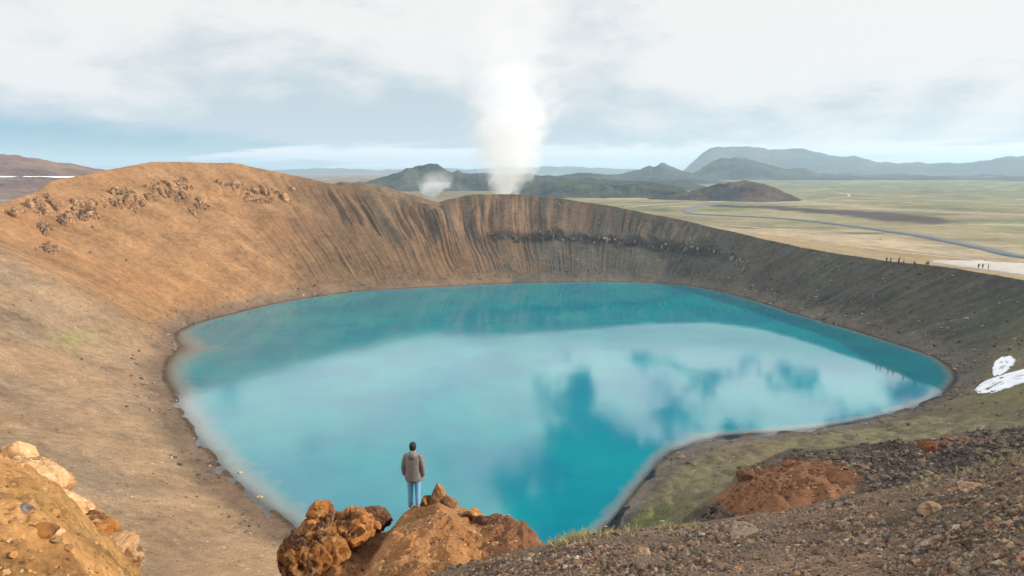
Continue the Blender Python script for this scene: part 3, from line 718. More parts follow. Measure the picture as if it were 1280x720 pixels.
# ------------------------------------------------------------------ loose stones on the bank
def scatter_hits(us, vs, dmax=34, dmin=2.0):
    """where sight lines meet the near ground"""
    d = np.arange(dmin, dmax, .04); r = ray(us, vs); r = r / np.hypot(r[:, 0], r[:, 1])[:, None]
    P = np.array([0, 0, CAMZ])[None, None] + d[None, :, None] * r[:, None]
    below = P[..., 2] < near_z(P[..., 0], P[..., 1], False)
    i = np.argmax(below, 1); ok = below.any(1); q = P[np.arange(len(us)), i]
    q[:, 2] = near_z(q[:, 0], q[:, 1]); return q[ok], ok
def bank_stones():
    metas = [rock_mesh('stone', M_GRAVEL if k % 5 < 4 else M_GRAVELW, 2, 400 + k, (1, .85, .65), .22, 1.2, 9, False) for k in range(10)]
    n = 520; us = RNG.uniform(560, 1285, n); vb = np.interp(us, [p[0] for p in SIL_B], [p[1] for p in SIL_B])
    vs = vb + RNG.uniform(0, 1, n)**.9 * (740 - vb); q, ok = scatter_hits(us, vs)
    us = us[ok]; dist = np.hypot(q[:, 0], q[:, 1]); keep = np.where(dist < 16)[0][:285]
    for j in keep:
        right = (us[j] - 560) / 720
        s = min(.013 + .018 * RNG.exponential(1.0) * (.6 + right), .062) * (dist[j] / 8)**.4
        o = link('stone', metas[RNG.integers(10)]); o.location = q[j] + np.array([0, 0, s * .22]); o.scale = (s * RNG.uniform(.8, 1.4), s, s * RNG.uniform(.7, 1.1))
        o.rotation_euler = (RNG.uniform(-.4, .4), RNG.uniform(-.4, .4), RNG.uniform(0, 6.28))
        warm = o.data.materials[0] == M_GRAVELW; tag(o, 'angular tan stone lying among the dark gravel of the near bank' if warm else 'angular dark brown stone lying among the gravel of the near bank', 'stone', 'loose tan stones on the gravel bank' if warm else 'loose dark stones on the gravel bank')
    big = [(1048, 661, .13, M_GRAVEL, 'large round brown stone half sunk in the gravel bank'), (1164, 640, .12, M_GRAVELW, 'pale upright stone on the gravel bank'),
           (1148, 650, .09, M_GRAVEL, 'grey stone resting against the pale upright stone'), (1212, 612, .2, M_GRAVELW, 'long tan slab lying near the top of the gravel bank'),
           (930, 668, .26, M_GRAVEL, 'flat grey slab jutting from the gravel bank'), (800, 690, .10, M_GRAVELW, 'reddish stone at the low end of the gravel bank'), (1127, 627, .07, M_GRAVEL, 'small smooth stone near the crest of the gravel bank')]
    q, _ = scatter_hits(np.array([b[0] for b in big], float), np.array([b[1] + 2 for b in big], float))
    for i, (u, v, s, m, lb) in enumerate(big):
        sh = (1.5, .7, .22) if 'slab' in lb else (1, .9, .8)
        o = link('stone', rock_mesh('stone', m, 4, 450 + i, tuple(s * k for k in sh), .12, 1.3, 7, False, 0.0, .14)); o.location = q[i] + np.array([0, 0, s * .12])
        o.rotation_euler = (0, .1, .3 * i); tag(o, lb, 'stone')
    # the fine gravel nobody could count
    n = 46000; us = RNG.uniform(470, 1300, n); vb = np.interp(us, [p[0] for p in SIL_B], [p[1] for p in SIL_B])
    vs = vb + RNG.uniform(0, 1, n) * (760 - vb); V0 = np.array([(1, 0, 0), (-1, 0, 0), (0, 1, 0), (0, -1, 0), (0, 0, 1), (0, 0, -1)], float); F0 = np.array([(0, 2, 4), (2, 1, 4), (1, 3, 4), (3, 0, 4), (2, 0, 5), (1, 2, 5), (3, 1, 5), (0, 3, 5)])
    parts = []
    for a in range(0, n, 3000):
        q, ok = scatter_hits(us[a:a + 3000], vs[a:a + 3000], 18, 2.5); parts.append(q)
    q = np.concatenate(parts); dist = np.hypot(q[:, 0], q[:, 1]); N = len(q)
    s = (.006 + .0078 * RNG.exponential(1, N)) * (dist / 6)**.8; s = np.minimum(s, .035)
    lump = sst(fbm(q[:, 0] / .9, q[:, 1] / .9, s=91, o=3), -.25, .35); s = s * (.45 + .8 * lump)
    jit = 1 + RNG.uniform(-.35, .35, (N, len(V0), 1))
    S = s[:, None, None] * RNG.uniform(.6, 1.3, (N, 1, 3)) * np.array([1, 1, .75])
    ang = RNG.uniform(0, 6.28, N); ca, sa = np.cos(ang), np.sin(ang)
    W = V0[None] * jit * S; Wx = W[..., 0] * ca[:, None] - W[..., 1] * sa[:, None]; Wy = W[..., 0] * sa[:, None] + W[..., 1] * ca[:, None]
    W = np.stack([Wx, Wy, W[..., 2]], -1) + q[:, None, :]
    W[..., 2] += (s * .2)[:, None]
    F = (F0[None] + (np.arange(N) * len(V0))[:, None, None]).reshape(-1, 3)
    pal = np.array([(.07, .052, .040), (.14, .098, .068), (.21, .148, .10), (.17, .155, .14), (.27, .18, .11), (.22, .11, .065), (.30, .25, .19)])
    c = pal[RNG.choice(len(pal), N, p=[.28, .26, .18, .10, .09, .05, .04])] * RNG.uniform(.75, 1.25, (N, 1))
    me = mesh_np('gravel', W.reshape(-1, 3), F, M_STUFF, False); at = me.attributes.new('tone', 'FLOAT_COLOR', 'POINT')
    cc = np.concatenate([np.repeat(c, len(V0), 0), np.ones((N * len(V0), 1))], 1).astype(np.float32); at.data.foreach_set('color', cc.ravel())
    tag(link('gravel', me), 'fine dark brown gravel covering the near bank', 'gravel', kind='stuff')
M_STUFF = ground_material('stone_chips', (9.0, 30.0), 0.35, 0.4, 0.01)
bank_stones()

def chips(name, pts, s, pal, label, cat, flat=.7):
    V0, F0 = ICO[1]; N = len(pts)
    jit = 1 + RNG.uniform(-.4, .4, (N, len(V0), 1)); S = s[:, None, None] * RNG.uniform(.6, 1.4, (N, 1, 3)) * np.array([1, 1, flat])
    W = V0[None] * jit * S + pts[:, None, :]
    F = (F0[None] + (np.arange(N) * len(V0))[:, None, None]).reshape(-1, 3)
    pal = np.array(pal); c = pal[RNG.integers(len(pal), size=N)] * RNG.uniform(.7, 1.3, (N, 1))
    me = mesh_np(name, W.reshape(-1, 3), F, M_STUFF, False); at = me.attributes.new('tone', 'FLOAT_COLOR', 'POINT')
    cc = np.concatenate([np.repeat(c, len(V0), 0), np.ones((N * len(V0), 1))], 1).astype(np.float32); at.data.foreach_set('color', cc.ravel())
    return tag(link(name, me), label, cat, kind='stuff')
def near_pebbles():
    n = 700; us = np.concatenate([RNG.uniform(-10, 180, n // 2)]); vb = np.interp(us, [p[0] for p in SIL_B], [p[1] for p in SIL_B]); vs = vb + RNG.uniform(0, 1, len(us)) * (745 - vb); k = vs > vb; us, vs = us[k], vs[k]
    q, _ = scatter_hits(us, vs, 18); s = .005 + .008 * RNG.exponential(1, len(q))
    chips('pebbles', q, np.minimum(s, .05), [(.40, .24, .10), (.30, .16, .06), (.18, .10, .05), (.34, .22, .11)], 'small pebbles strewn over the ochre ledge', 'pebbles')
    x = RNG.uniform(-6, 1.2, 5000); y = RNG.uniform(11.5, 17.3, 5000); al = np.degrees(np.arctan2(x, y)); k = (al > -19) & (al < 4) & (fbm(x / 1.2, y / 1.2, s=97, o=3) > -.1); x, y = x[k], y[k]
    s = .006 + .008 * RNG.exponential(1, len(x)); q = np.stack([x, y, prom_z(x, y) + s * .1], -1)
    chips('pebbles', q, np.minimum(s, .07), [(.36, .20, .09), (.24, .12, .055), (.12, .065, .04), (.44, .29, .16)], 'small pebbles strewn over the promontory', 'pebbles')
near_pebbles()
def bench_gravel():
    n = 11000; us = RNG.uniform(870, 1300, n); a = np.interp(us, [p[0] for p in SIL_M], [p[1] for p in SIL_M]) - 14; b = np.interp(us, [p[0] for p in SIL_B], [p[1] for p in SIL_B])
    vs = a + RNG.uniform(0, 1, n) * (b + 6 - a); parts = [scatter_hits(us[k:k + 1500], vs[k:k + 1500], 42, 12)[0] for k in range(0, n, 1500)]; q = np.concatenate(parts)
    q = q[np.hypot(q[:, 0], q[:, 1]) > 14]; s = .018 + .022 * RNG.exponential(1, len(q)); U, V = project(q[:, 0], q[:, 1], q[:, 2]); rust = np.hypot((U - 985) / 100, (V - 612) / 42) < 1
    chips('gravel', q[~rust], np.minimum(s[~rust], .16), [(.075, .062, .052), (.11, .088, .068), (.045, .04, .036), (.18, .13, .095)], 'dark gravel covering the bench behind the near bank', 'gravel')
    qr, sr = q[rust][::3], s[rust][::3] * .8
    chips('gravel', qr, np.minimum(sr, .14), [(.19, .095, .05), (.14, .07, .04), (.26, .15, .08), (.09, .055, .04)], 'rusty rubble covering the rust outcrop', 'gravel')
bench_gravel()
def crater_scatter():
    """scree and shore stones picked from the crater ground"""
    rs = np.concatenate([shore_r(np.concatenate([np.linspace(-40, 184, 1560, endpoint=False), np.linspace(184, 320, 560, endpoint=False)]))])[None, :]
    wd = GR - rs; vis = (_gu > -20) & (_gu < 1300) & (_gv < 740)
    # shore line rubble
    ok = np.argwhere((wd > .3) & (wd < 8) & vis); pick = ok[RNG.integers(len(ok), size=5200)]
    P = np.stack([GX[tuple(pick.T)], GY[tuple(pick.T)], GZ[tuple(pick.T)]], -1); P[:, :2] += RNG.normal(0, .25, (len(P), 2))
    cl = fbm(P[:, 0] / 9, P[:, 1] / 9, s=95, o=3) > -.05; P = P[cl]
    s = .10 + .10 * RNG.exponential(1, len(P)); P[:, 2] += s * .1
    chips('shore_rubble', P, np.minimum(s, .6), [(.10, .085, .07), (.17, .13, .09), (.07, .065, .06), (.25, .20, .15)], 'stones strewn along the lake shore', 'stones')
    # scree on the slopes
    ok = np.argwhere((wd > 6) & vis & (GR < rim_r(np.degrees(np.arctan2(GY - CY, GX - CX))) - 1)); pick = ok[RNG.integers(len(ok), size=9000)]
    P = np.stack([GX[tuple(pick.T)], GY[tuple(pick.T)], GZ[tuple(pick.T)]], -1); P[:, :2] += RNG.normal(0, .3, (len(P), 2))
    cl = fbm(P[:, 0] / 14, P[:, 1] / 14, s=96, o=3) + RNG.uniform(-.3, .3, len(P)) > .0; P = P[cl]
    U, _ = project(P[:, 0], P[:, 1], P[:, 2]); s = .06 + .08 * RNG.exponential(1, len(P)) * np.where(U > 620, 1.5, .8); P[:, 2] += s * .1
    left = U < 560
    chips('scree', P[left], np.minimum(s[left], .5), [(.20, .12, .06), (.13, .08, .045), (.27, .18, .10)], 'scattered scree on the orange left slopes', 'scree')
    chips('scree', P[~left], np.minimum(s[~left], .5), [(.10, .095, .085), (.06, .055, .05), (.20, .18, .15)], 'scattered scree on the dark right slopes', 'scree')
crater_scatter()

# crags on the orange wall, each its own rock
def wall_rocks():
    crag = [rock_mesh('crag', M_CRAG, 4, 500 + k, (1, .9, 1), .4, 1.6, 5, False, 0, .22) for k in range(8)]
    grey = [rock_mesh('ledge_rock', M_GREY if k % 8 < 3 else M_SLATE, 2, 520 + k, (1, .8, 1.0), .4, 1.5, 6, False) for k in range(8)]
    groups = [(40, 262, 14, 8, 8), (58, 255, 6, 8, 5), (88, 268, 14, 7, 10), (128, 252, 10, 9, 9), (150, 248, 13, 10, 13), (187, 240, 7, 9, 8), (205, 235, 5, 10, 6),
              (222, 236, 12, 8, 12), (275, 229, 4, 3, 3), (294, 230, 7, 5, 5), (325, 240, 12, 9, 13), (335, 250, 6, 4, 5), (55, 310, 9, 6, 6), (248, 258, 10, 10, 10), (20, 270, 8, 4, 3), (58, 290, 5, 6, 4), (108, 258, 14, 8, 7), (172, 246, 12, 8, 6)]
    for (u, v, su, sv, n) in groups:
        for _ in range(int(n * 1.6)):
            p = wall_point(u + RNG.normal(0, su * 1.0), v + RNG.normal(0, sv * .7), 190)
            s = RNG.uniform(.5, 1.7) * (1.6 if su > 10 else 1.15)
            o = link('crag', crag[RNG.integers(8)]); o.location = p + Vector((0, 0, -.15 * s)); o.scale = (s * RNG.uniform(.7, 1.1), s * RNG.uniform(.7, 1.1), s * RNG.uniform(.8, 1.5))
            o.rotation_euler = (RNG.uniform(-.3, .3), RNG.uniform(-.3, .3), RNG.uniform(0, 6.28))
            tag(o, 'weathered tan crag jutting from the orange left crater wall', 'crag', 'crags on the orange crater wall')
    for k in range(150):
        u = RNG.uniform(612, 930); v = np.interp(u, [540, 640, 720, 800, 860, 940], [302, 294, 298, 304, 313, 326]) + RNG.normal(0, 2.6 + (u > 790) * 4.0) + 3 * math.sin(u * .09) + 2 * math.sin(u * .041)
        p = wall_point(u, v, 230); s = .35 + .35 * RNG.exponential(1.0); s = min(s, 1.7)
        o = link('ledge_rock', grey[RNG.integers(8)]); o.location = p; o.scale = (s * RNG.uniform(.6, 1.2), s * .8, s * RNG.uniform(.9, 1.8))
        o.rotation_euler = (RNG.uniform(-.3, .3), RNG.uniform(-.3, .3), RNG.uniform(0, 6.28))
        tag(o, 'grey block in the dark rock ledge across the far crater wall', 'rock', 'blocks of the far wall ledge')
    for k in range(60):
        u = RNG.uniform(640, 900); v = np.interp(u, [620, 760, 900], [330, 325, 338]) + RNG.normal(0, 9); p = wall_point(u, v, 230); s = RNG.uniform(.2, .55)
        o = link('fallen_rock', grey[RNG.integers(8)]); o.location = p; o.scale = (s, s * .9, s * .8); o.rotation_euler = (0, 0, RNG.uniform(0, 6.28))
        tag(o, 'grey fallen rock on the slope below the far wall ledge', 'rock', 'fallen rocks below the ledge')
    for i, (u, v, s, lb) in enumerate([(1262, 436, 1.1, 'pale boulder just above the snow patches'), (1205, 454, .7, 'pale boulder at the dark tip of the lake'), (1178, 445, .6, 'grey boulder on the shore near the tip of the lake'),
                                     (1260, 402, .6, 'small pale boulder on the mossy slope above the snow'), (325, 621, .5, 'brown boulder at the water on the left shore'), (300, 591, .35, 'small tan boulder standing in the left shallows')]):
        p = wall_point(u, v, 60); 
        if i == 5: q = at_z(u, v, 0.0); p = Vector(q)
        o = link('boulder', rock_mesh('boulder', M_GREY if i < 4 else M_CREAM, 3, 560 + i, (s, s * .8, s * .7), .3, 1.3, 5)); o.location = p; tag(o, lb, 'boulder')
    # rocks of the rust outcrop on the right bench
    us = np.array([932., 945, 958, 1160, 1178, 1196, 1010, 1055, 985]); vs = np.array([615., 607, 600, 550, 549, 551, 583, 578, 600]); q, ok = scatter_hits(us, vs + 2, 40)
    q2 = np.array([at_depth(u, v, np.interp(azim(u, v), [8, 16, 24, 42], [21, 23, 27, 31])) for u, v in zip(us, vs)])
    lbs = ['dark block at the low end of the rust outcrop', 'brown block beside the dark end block of the rust outcrop', 'third block up the edge of the rust outcrop', 'square rust rock standing apart on the bench edge', 'reddish rock beside the square rust rock', 'low pink rock beyond the reddish rock on the bench', 'rust rock on top of the rust outcrop', 'tan rock at the high end of the rust outcrop', 'rust rock in the middle of the rust outcrop']
    sz = [.55, .34, .22, .5, .34, .2, .2, .16, .42]
    for i in range(9):
        p = q2[i]; zz = float(near_z(np.array(p[0]), np.array(p[1])))
        o = link('outcrop_rock', rock_mesh('outcrop_rock', M_DARK if i < 1 else M_RUST, 4, 580 + i, (sz[i], sz[i] * .8, sz[i] * .8), .15, 1.5, 9, True, .2, .22)); o.location = (p[0], p[1], zz - .05); o.rotation_euler = (0, 0, i * 1.9); tag(o, lbs[i], 'rock')
wall_rocks()

# ------------------------------------------------------------------ snow patches
def snow():
    m, t, out = mat_new('old_snow'); P = t.node('ShaderNodeNewGeometry').outputs['Position']
    n = t.noise(P, .8, 6, .6); nd = t.noise(P, .5, 7, .6); principled(t, out, t.mix(t.step(nd, .5, .8, 0, .5), t.mix(n, (.66, .69, .72), (.84, .85, .86)), (.36, .33, .29)), .7, t.bump(n, .4, .1), .2)
    for outl, lb in (([(1240,462),(1243,452),(1252,446),(1264,445),(1270,450),(1266,458),(1258,465),(1250,469),(1242,470)], 'smaller oval snow patch lying above the long one'),
                     ([(1217,489),(1224,480),(1240,473),(1262,466),(1290,459),(1310,462),(1300,472),(1280,478),(1260,485),(1238,491),(1222,492)], 'long white snow patch beside the dark tip of the lake')):
        pts = []
        for k in range(len(outl)):
            a, b = np.array(outl[k], float), np.array(outl[(k + 1) % len(outl)], float)
            for f in (0, .25, .5, .75): pts.append(a + (b - a) * f + RNG.normal(0, .18, 2))
        pts = np.array(pts); c = pts.mean(0); n = len(pts); rows = []
        for j, f in enumerate((1.0, .96, .85, .6, .3)):
            for p in pts:
                q = wall_point(*(c + (p - c) * f), 60); rows.append((q.x, q.y, q.z + (-.1, .12, .3, .4, .45)[j]))
        q = wall_point(*c, 60); rows.append((q.x, q.y, q.z + .45))
        V = np.array(rows); F = []
        for j in range(4):
            for k in range(n): F.append((j * n + k, j * n + (k + 1) % n, (j + 1) * n + (k + 1) % n)); F.append((j * n + k, (j + 1) * n + (k + 1) % n, (j + 1) * n + k))
        for k in range(n): F.append((4 * n + k, 4 * n + (k + 1) % n, 5 * n))
        tag(link('snow_patch', mesh_np('snow_patch', V, np.array(F), m)), lb, 'snow')
snow()

# ------------------------------------------------------------------ road, car park, pipeline on the plain
def ribbon(name, px, width, z, mat, ends=(1.0, 1.0), lift=.35):
    P = np.array([at_z(u, v, z) for u, v in px]); t = np.linspace(0, 1, len(P)); tt = np.linspace(0, 1, 160)
    x = np.interp(tt, t, P[:, 0]); y = np.interp(tt, t, P[:, 1])
    for _ in range(12): x[1:-1] = (x[:-2] + 2 * x[1:-1] + x[2:]) / 4; y[1:-1] = (y[:-2] + 2 * y[1:-1] + y[2:]) / 4
    dx, dy = np.gradient(x), np.gradient(y); l = np.hypot(dx, dy) + 1e-9; nx, ny = -dy / l, dx / l
    k = np.interp(tt, [0, .35, 1], [ends[0], 1, ends[1]]) * (1 + .12 * vnoise(tt * 9, 0 * tt, s=5)); w = width * .5
    prof = [(-1, -1.6, -1.5), (-1, -.5, -.1), (-1, 0, 0), (1, 0, 0), (1, .5, -.1), (1, 1.6, -1.5)]
    X = np.array([x + nx * (a * w * k + b) for a, b, _ in prof]); Y = np.array([y + ny * (a * w * k + b) for a, b, _ in prof]); zz = np.max([outer_z(x + nx * w * k * e, y + ny * w * k * e) for e in (-1, -.5, 0, .5, 1)], 0) + lift
    Z = np.array([zz + h for _, _, h in prof])
    return tag(grid_obj(name, X, Y, Z, mat, color=np.ones(X.shape + (3,))), kind='structure')
M_ROAD = plain_material('asphalt', (.105, .115, .118), .5, .2, .2)
M_TRACK = plain_material('track_gravel', (.36, .30, .22), .95, .2, .2)
M_PATH = plain_material('pale_gravel', (.42, .39, .35), .9, .15, .3)
ribbon('road', [(1330,326),(1290,322),(1262,318),(1240,312),(1200,304),(1150,294),(1100,287),(1040,279),(1000,275),(960,272),(920,270),(880,268),(862,266),(856,263),(872,258),(900,255)], 5.8, ZPLAIN + .4, M_ROAD, lift=.7)
ribbon('car_park', [(1166,326),(1190,328),(1230,331.5),(1280,337),(1400,350)], 19.0, ZPLAIN + 2.0, M_PATH, (.12, 2.0), .4)
for trk in ([(780,259),(830,256),(880,253),(930,250),(985,251),(1040,256),(1120,262),(1200,266),(1300,271)], [(1000,300),(1060,309),(1120,317),(1170,322),(1230,327)], [(1030,250),(1062,246),(1060,242),(1040,240),(1000,239)], [(900,281),(960,286),(1020,292),(1100,300)]):
    ribbon('track', trk, 2.6, ZPLAIN, M_TRACK, (.3, .3), .3)
def pipeline():
    m = plain_material('white_pipe', (.85, .85, .84), .35, .05, .05)
    co = np.array([v.co[:] for v in LEFT_HILL.data.vertices]); hu, hv = project(co[:, 0], co[:, 1], co[:, 2]); front = np.hypot(co[:, 0], co[:, 1]) < 1500
    n = 60; us = np.linspace(-180, 97, n)
    dl = np.array([np.hypot(*co[np.argmin((hu - u)**2 * .2 + (hv - 221.6)**2 + np.where(front, 0, 1e5)), :2]) for u in us]); dl = np.polyval(np.polyfit(us, dl, 2), us)
    P = np.array([at_depth(u, 221.3, d) for u, d in zip(us, dl)])
    k = 10; an = np.linspace(0, 2 * math.pi, k, endpoint=False); r = 1.3
    tang = np.gradient(P, axis=0); tang /= np.linalg.norm(tang, axis=1)[:, None]; up = np.array([0, 0, 1.0]); side = np.cross(tang, up)
    V = P[:, None] + r * (np.cos(an)[None, :, None] * side[:, None] + np.sin(an)[None, :, None] * up)
    root = bpy.data.objects.new('pipeline', None); COL.objects.link(root); root.location = P[n // 2]
    me = mesh_np('pipe', (V - P[n // 2]).reshape(-1, 3), grid_faces(n, k, True), m); link('pipe', me, root)
    sm = plain_material('pipe_support', (.3, .3, .3), .6)
    for i in range(2, n, 6):
        bm = bmesh.new(); bmesh.ops.create_cube(bm, size=1.0); bmesh.ops.scale(bm, vec=(.6, .6, 4.0), verts=bm.verts)
        bmesh.ops.translate(bm, vec=Vector(P[i] - P[n // 2]) + Vector((0, 0, -3.5)), verts=bm.verts); mm = bpy.data.meshes.new('support'); bm.to_mesh(mm); bm.free(); mm.materials.append(sm); link('support', mm, root)
    tag(root, 'thin white pipeline running straight across the brown hillside', 'pipeline')
pipeline()

# ------------------------------------------------------------------ people
def loft(bm, rings, seg=14, cap=True):
    """rings: (centre, rx, ry) stacked along a limb; returns nothing, adds to bm"""
    prev = None; first = None
    for i, (c, rx, ry) in enumerate(rings):
        c = Vector(c)
        if i == 0: d = Vector(rings[1][0]) - c
        elif i == len(rings) - 1: d = c - Vector(rings[i - 1][0])
        else: d = Vector(rings[i + 1][0]) - Vector(rings[i - 1][0])
        d.normalize(); xa = Vector((1, 0, 0)); xa = (xa - d * xa.dot(d)).normalized(); ya = d.cross(xa)
        ring = [bm.verts.new(c + xa * rx * math.cos(2 * math.pi * k / seg) + ya * ry * math.sin(2 * math.pi * k / seg)) for k in range(seg)]
        if prev:
            for k in range(seg): bm.faces.new((prev[k], prev[(k + 1) % seg], ring[(k + 1) % seg], ring[k]))
        else: first = ring
        prev = ring
    if cap: bm.faces.new(first[::-1]); bm.faces.new(prev)
def bm_obj(name, bm, mat, parent=None, sub=1):
    bmesh.ops.recalc_face_normals(bm, faces=bm.faces); me = bpy.data.meshes.new(name); bm.to_mesh(me); bm.free(); me.materials.append(mat)
    for p in me.polygons: p.use_smooth = True
    o = link(name, me, parent)
    if sub: md = o.modifiers.new('smooth', 'SUBSURF'); md.levels = sub; md.render_levels = sub
    return o
def skin_obj(name, verts, edges, radii, mat, parent):
    me = bpy.data.meshes.new(name); me.from_pydata(verts, edges, []); me.materials.append(mat); o = link(name, me, parent)
    o.modifiers.new('skin', 'SKIN'); sv = me.skin_vertices[0].data
    for i, r in enumerate(radii): sv[i].radius = r if isinstance(r, tuple) else (r, r)
    sv[0].use_root = True
    md = o.modifiers.new('smooth', 'SUBSURF'); md.levels = 2; md.render_levels = 2
    return o
M_SKIN = plain_material('skin', (.42, .24, .17), .6, .06)
M_JACKET = plain_material('jacket_cloth', (.17, .168, .16), .9, .25, 14, .5, .01)
M_JEANS = plain_material('light_denim', (.15, .36, .58), .9, .2, 25, .3, .004)
M_HAIR = plain_material('dark_hair', (.022, .022, .022), .6, .4, 40, .6, .01)
M_SHOE = plain_material('tan_boot', (.33, .20, .11), .8, .2, 20)
def walker(x, y, z, rot):
    root = bpy.data.objects.new('person', None); COL.objects.link(root); root.location = (x, y, z); root.rotation_euler = (0, 0, rot); root.scale = (1.04, 1.04, 1.05)
    # one continuous body: pelvis, spine, head, arms with fingers, legs
    V, E, R = [(0, 0, .94)], [], [(.13, .10)]
    def add(p, r, par): V.append(p); R.append(r); E.append((par, len(V) - 1)); return len(V) - 1
    sp = add((0, .0, 1.12), (.12, .09), 0); ch = add((0, .0, 1.33), (.14, .095), sp); nk = add((0, .0, 1.46), (.055, .055), ch); jw = add((0, .02, 1.53), (.06, .07), nk); hd = add((0, .015, 1.63), (.078, .092), jw); add((0, .01, 1.71), (.045, .06), hd)
    nose = add((0, .115, 1.60), (.014, .014), hd)
    for s in (-1, 1):
        add((s * .082, .0, 1.61), (.012, .02), hd)
        sh = add((s * .17, 0, 1.40), .062, ch); el = add((s * .245, -.03, 1.12), .043, sh); wr = add((s * .235, .03, .88), .028, el); pm = add((s * .232, .045, .81), (.020, .036), wr)
        for k, (dy, l) in enumerate(((.035, .070), (.012, .080), (-.010, .075), (-.030, .058))):
            a = add((s * .231, .05 + dy, .775), .009, pm); b = add((s * .225, .055 + dy, .775 - l * .55), .0085, a); add((s * .212, .055 + dy, .775 - l), .007, b)
        a = add((s * .222, .09, .825), .010, pm); add((s * .212, .105, .785), .009, a)
        hp = add((s * .085, 0, .89), .085, 0); kn = add((s * .093, .015, .49), .058, hp); an = add((s * .098, -.01, .09), .04, kn); add((s * .115, .13, .04), .035, an)
    skin_obj('body', V, E, R, M_SKIN, root)
    bm = bmesh.new()
    loft(bm, [((0, 0, .735), .215, .150), ((0, 0, .745), .222, .158), ((0, 0, .90), .215, .155), ((0, -.005, 1.08), .205, .145), ((0, -.01, 1.25), .222, .148), ((0, -.01, 1.37), .225, .135), ((0, -.005, 1.43), .165, .11), ((0, 0, 1.475), .085, .085), ((0, .0, 1.50), .07, .075)], 20)
    jk = bm_obj('jacket', bm, M_JACKET, root)
    for s in (-1, 1):
        bm = bmesh.new(); loft(bm, [((s * .13, -.005, 1.42), .05, .07), ((s * .185, -.005, 1.395), .075, .082), ((s * .225, -.015, 1.27), .070, .078), ((s * .255, -.03, 1.12), .062, .07), ((s * .26, -.005, 1.0), .056, .062), ((s * .25, .02, .875), .049, .054), ((s * .25, .021, .865), .045, .05)], 14)
        bm_obj('sleeve', bm, M_JACKET, jk)
    bm = bmesh.new(); loft(bm, [((0, -.10, 1.33), .05, .02), ((0, -.135, 1.37), .11, .035), ((0, -.13, 1.44), .125, .06), ((0, -.09, 1.50), .10, .06), ((0, -.05, 1.53), .06, .04)], 14); bm_obj('hood', bm, M_JACKET, jk)
    bm = bmesh.new(); loft(bm, [((-.205, -.005, .775), .012, .01), ((0, -.158, .775), .012, .01), ((.205, -.005, .775), .012, .01)], 8); bm_obj('hem', bm, M_JACKET, jk)
    jn = None
    for s in (-1, 1):
        bm = bmesh.new(); loft(bm, [((s * .07, 0, .93), .10, .12), ((s * .085, 0, .80), .105, .115), ((s * .092, .005, .66), .088, .098), ((s * .095, .012, .49), .070, .078), ((s * .098, -.005, .30), .066, .074), ((s * .10, -.01, .13), .060, .068), ((s * .10, -.01, .085), .064, .074)], 16)
        o = bm_obj('trouser_leg', bm, M_JEANS, root)
        bm = bmesh.new(); loft(bm, [((s * .10, -.075, .06), .035, .05), ((s * .102, -.05, .065), .048, .062), ((s * .106, .02, .06), .050, .058), ((s * .115, .10, .045), .052, .045), ((s * .12, .165, .035), .046, .034), ((s * .122, .195, .03), .025, .022)], 12); bm_obj('shoe', bm, M_SHOE, root)
    # short dark hair cap over the skull
    bm = bmesh.new(); loft(bm, [((0, -.04, 1.53), .06, .045), ((0, -.03, 1.56), .080, .072), ((0, -.015, 1.62), .093, .095), ((0, -.008, 1.68), .090, .098), ((0, -.005, 1.73), .068, .078), ((0, -.005, 1.752), .03, .035)], 16); bm_obj('hair', bm, M_HAIR, root)
    tag(root, 'person in grey hooded jacket and light jeans standing on the promontory, seen from behind', 'person')
    return root
fp = at_depth(518, 632, 18.3); fz = float(prom_z(np.array(fp[0]), np.array(fp[1])))
for dd in np.arange(14.5, 17.6, .01):
    fp = at_depth(518, 634, dd)
    if fp[2] <= prom_z(np.array(fp[0]), np.array(fp[1])): break
walker(float(fp[0]), float(fp[1]), float(prom_z(np.array(fp[0]), np.array(fp[1]))) - .01, math.radians(-8))

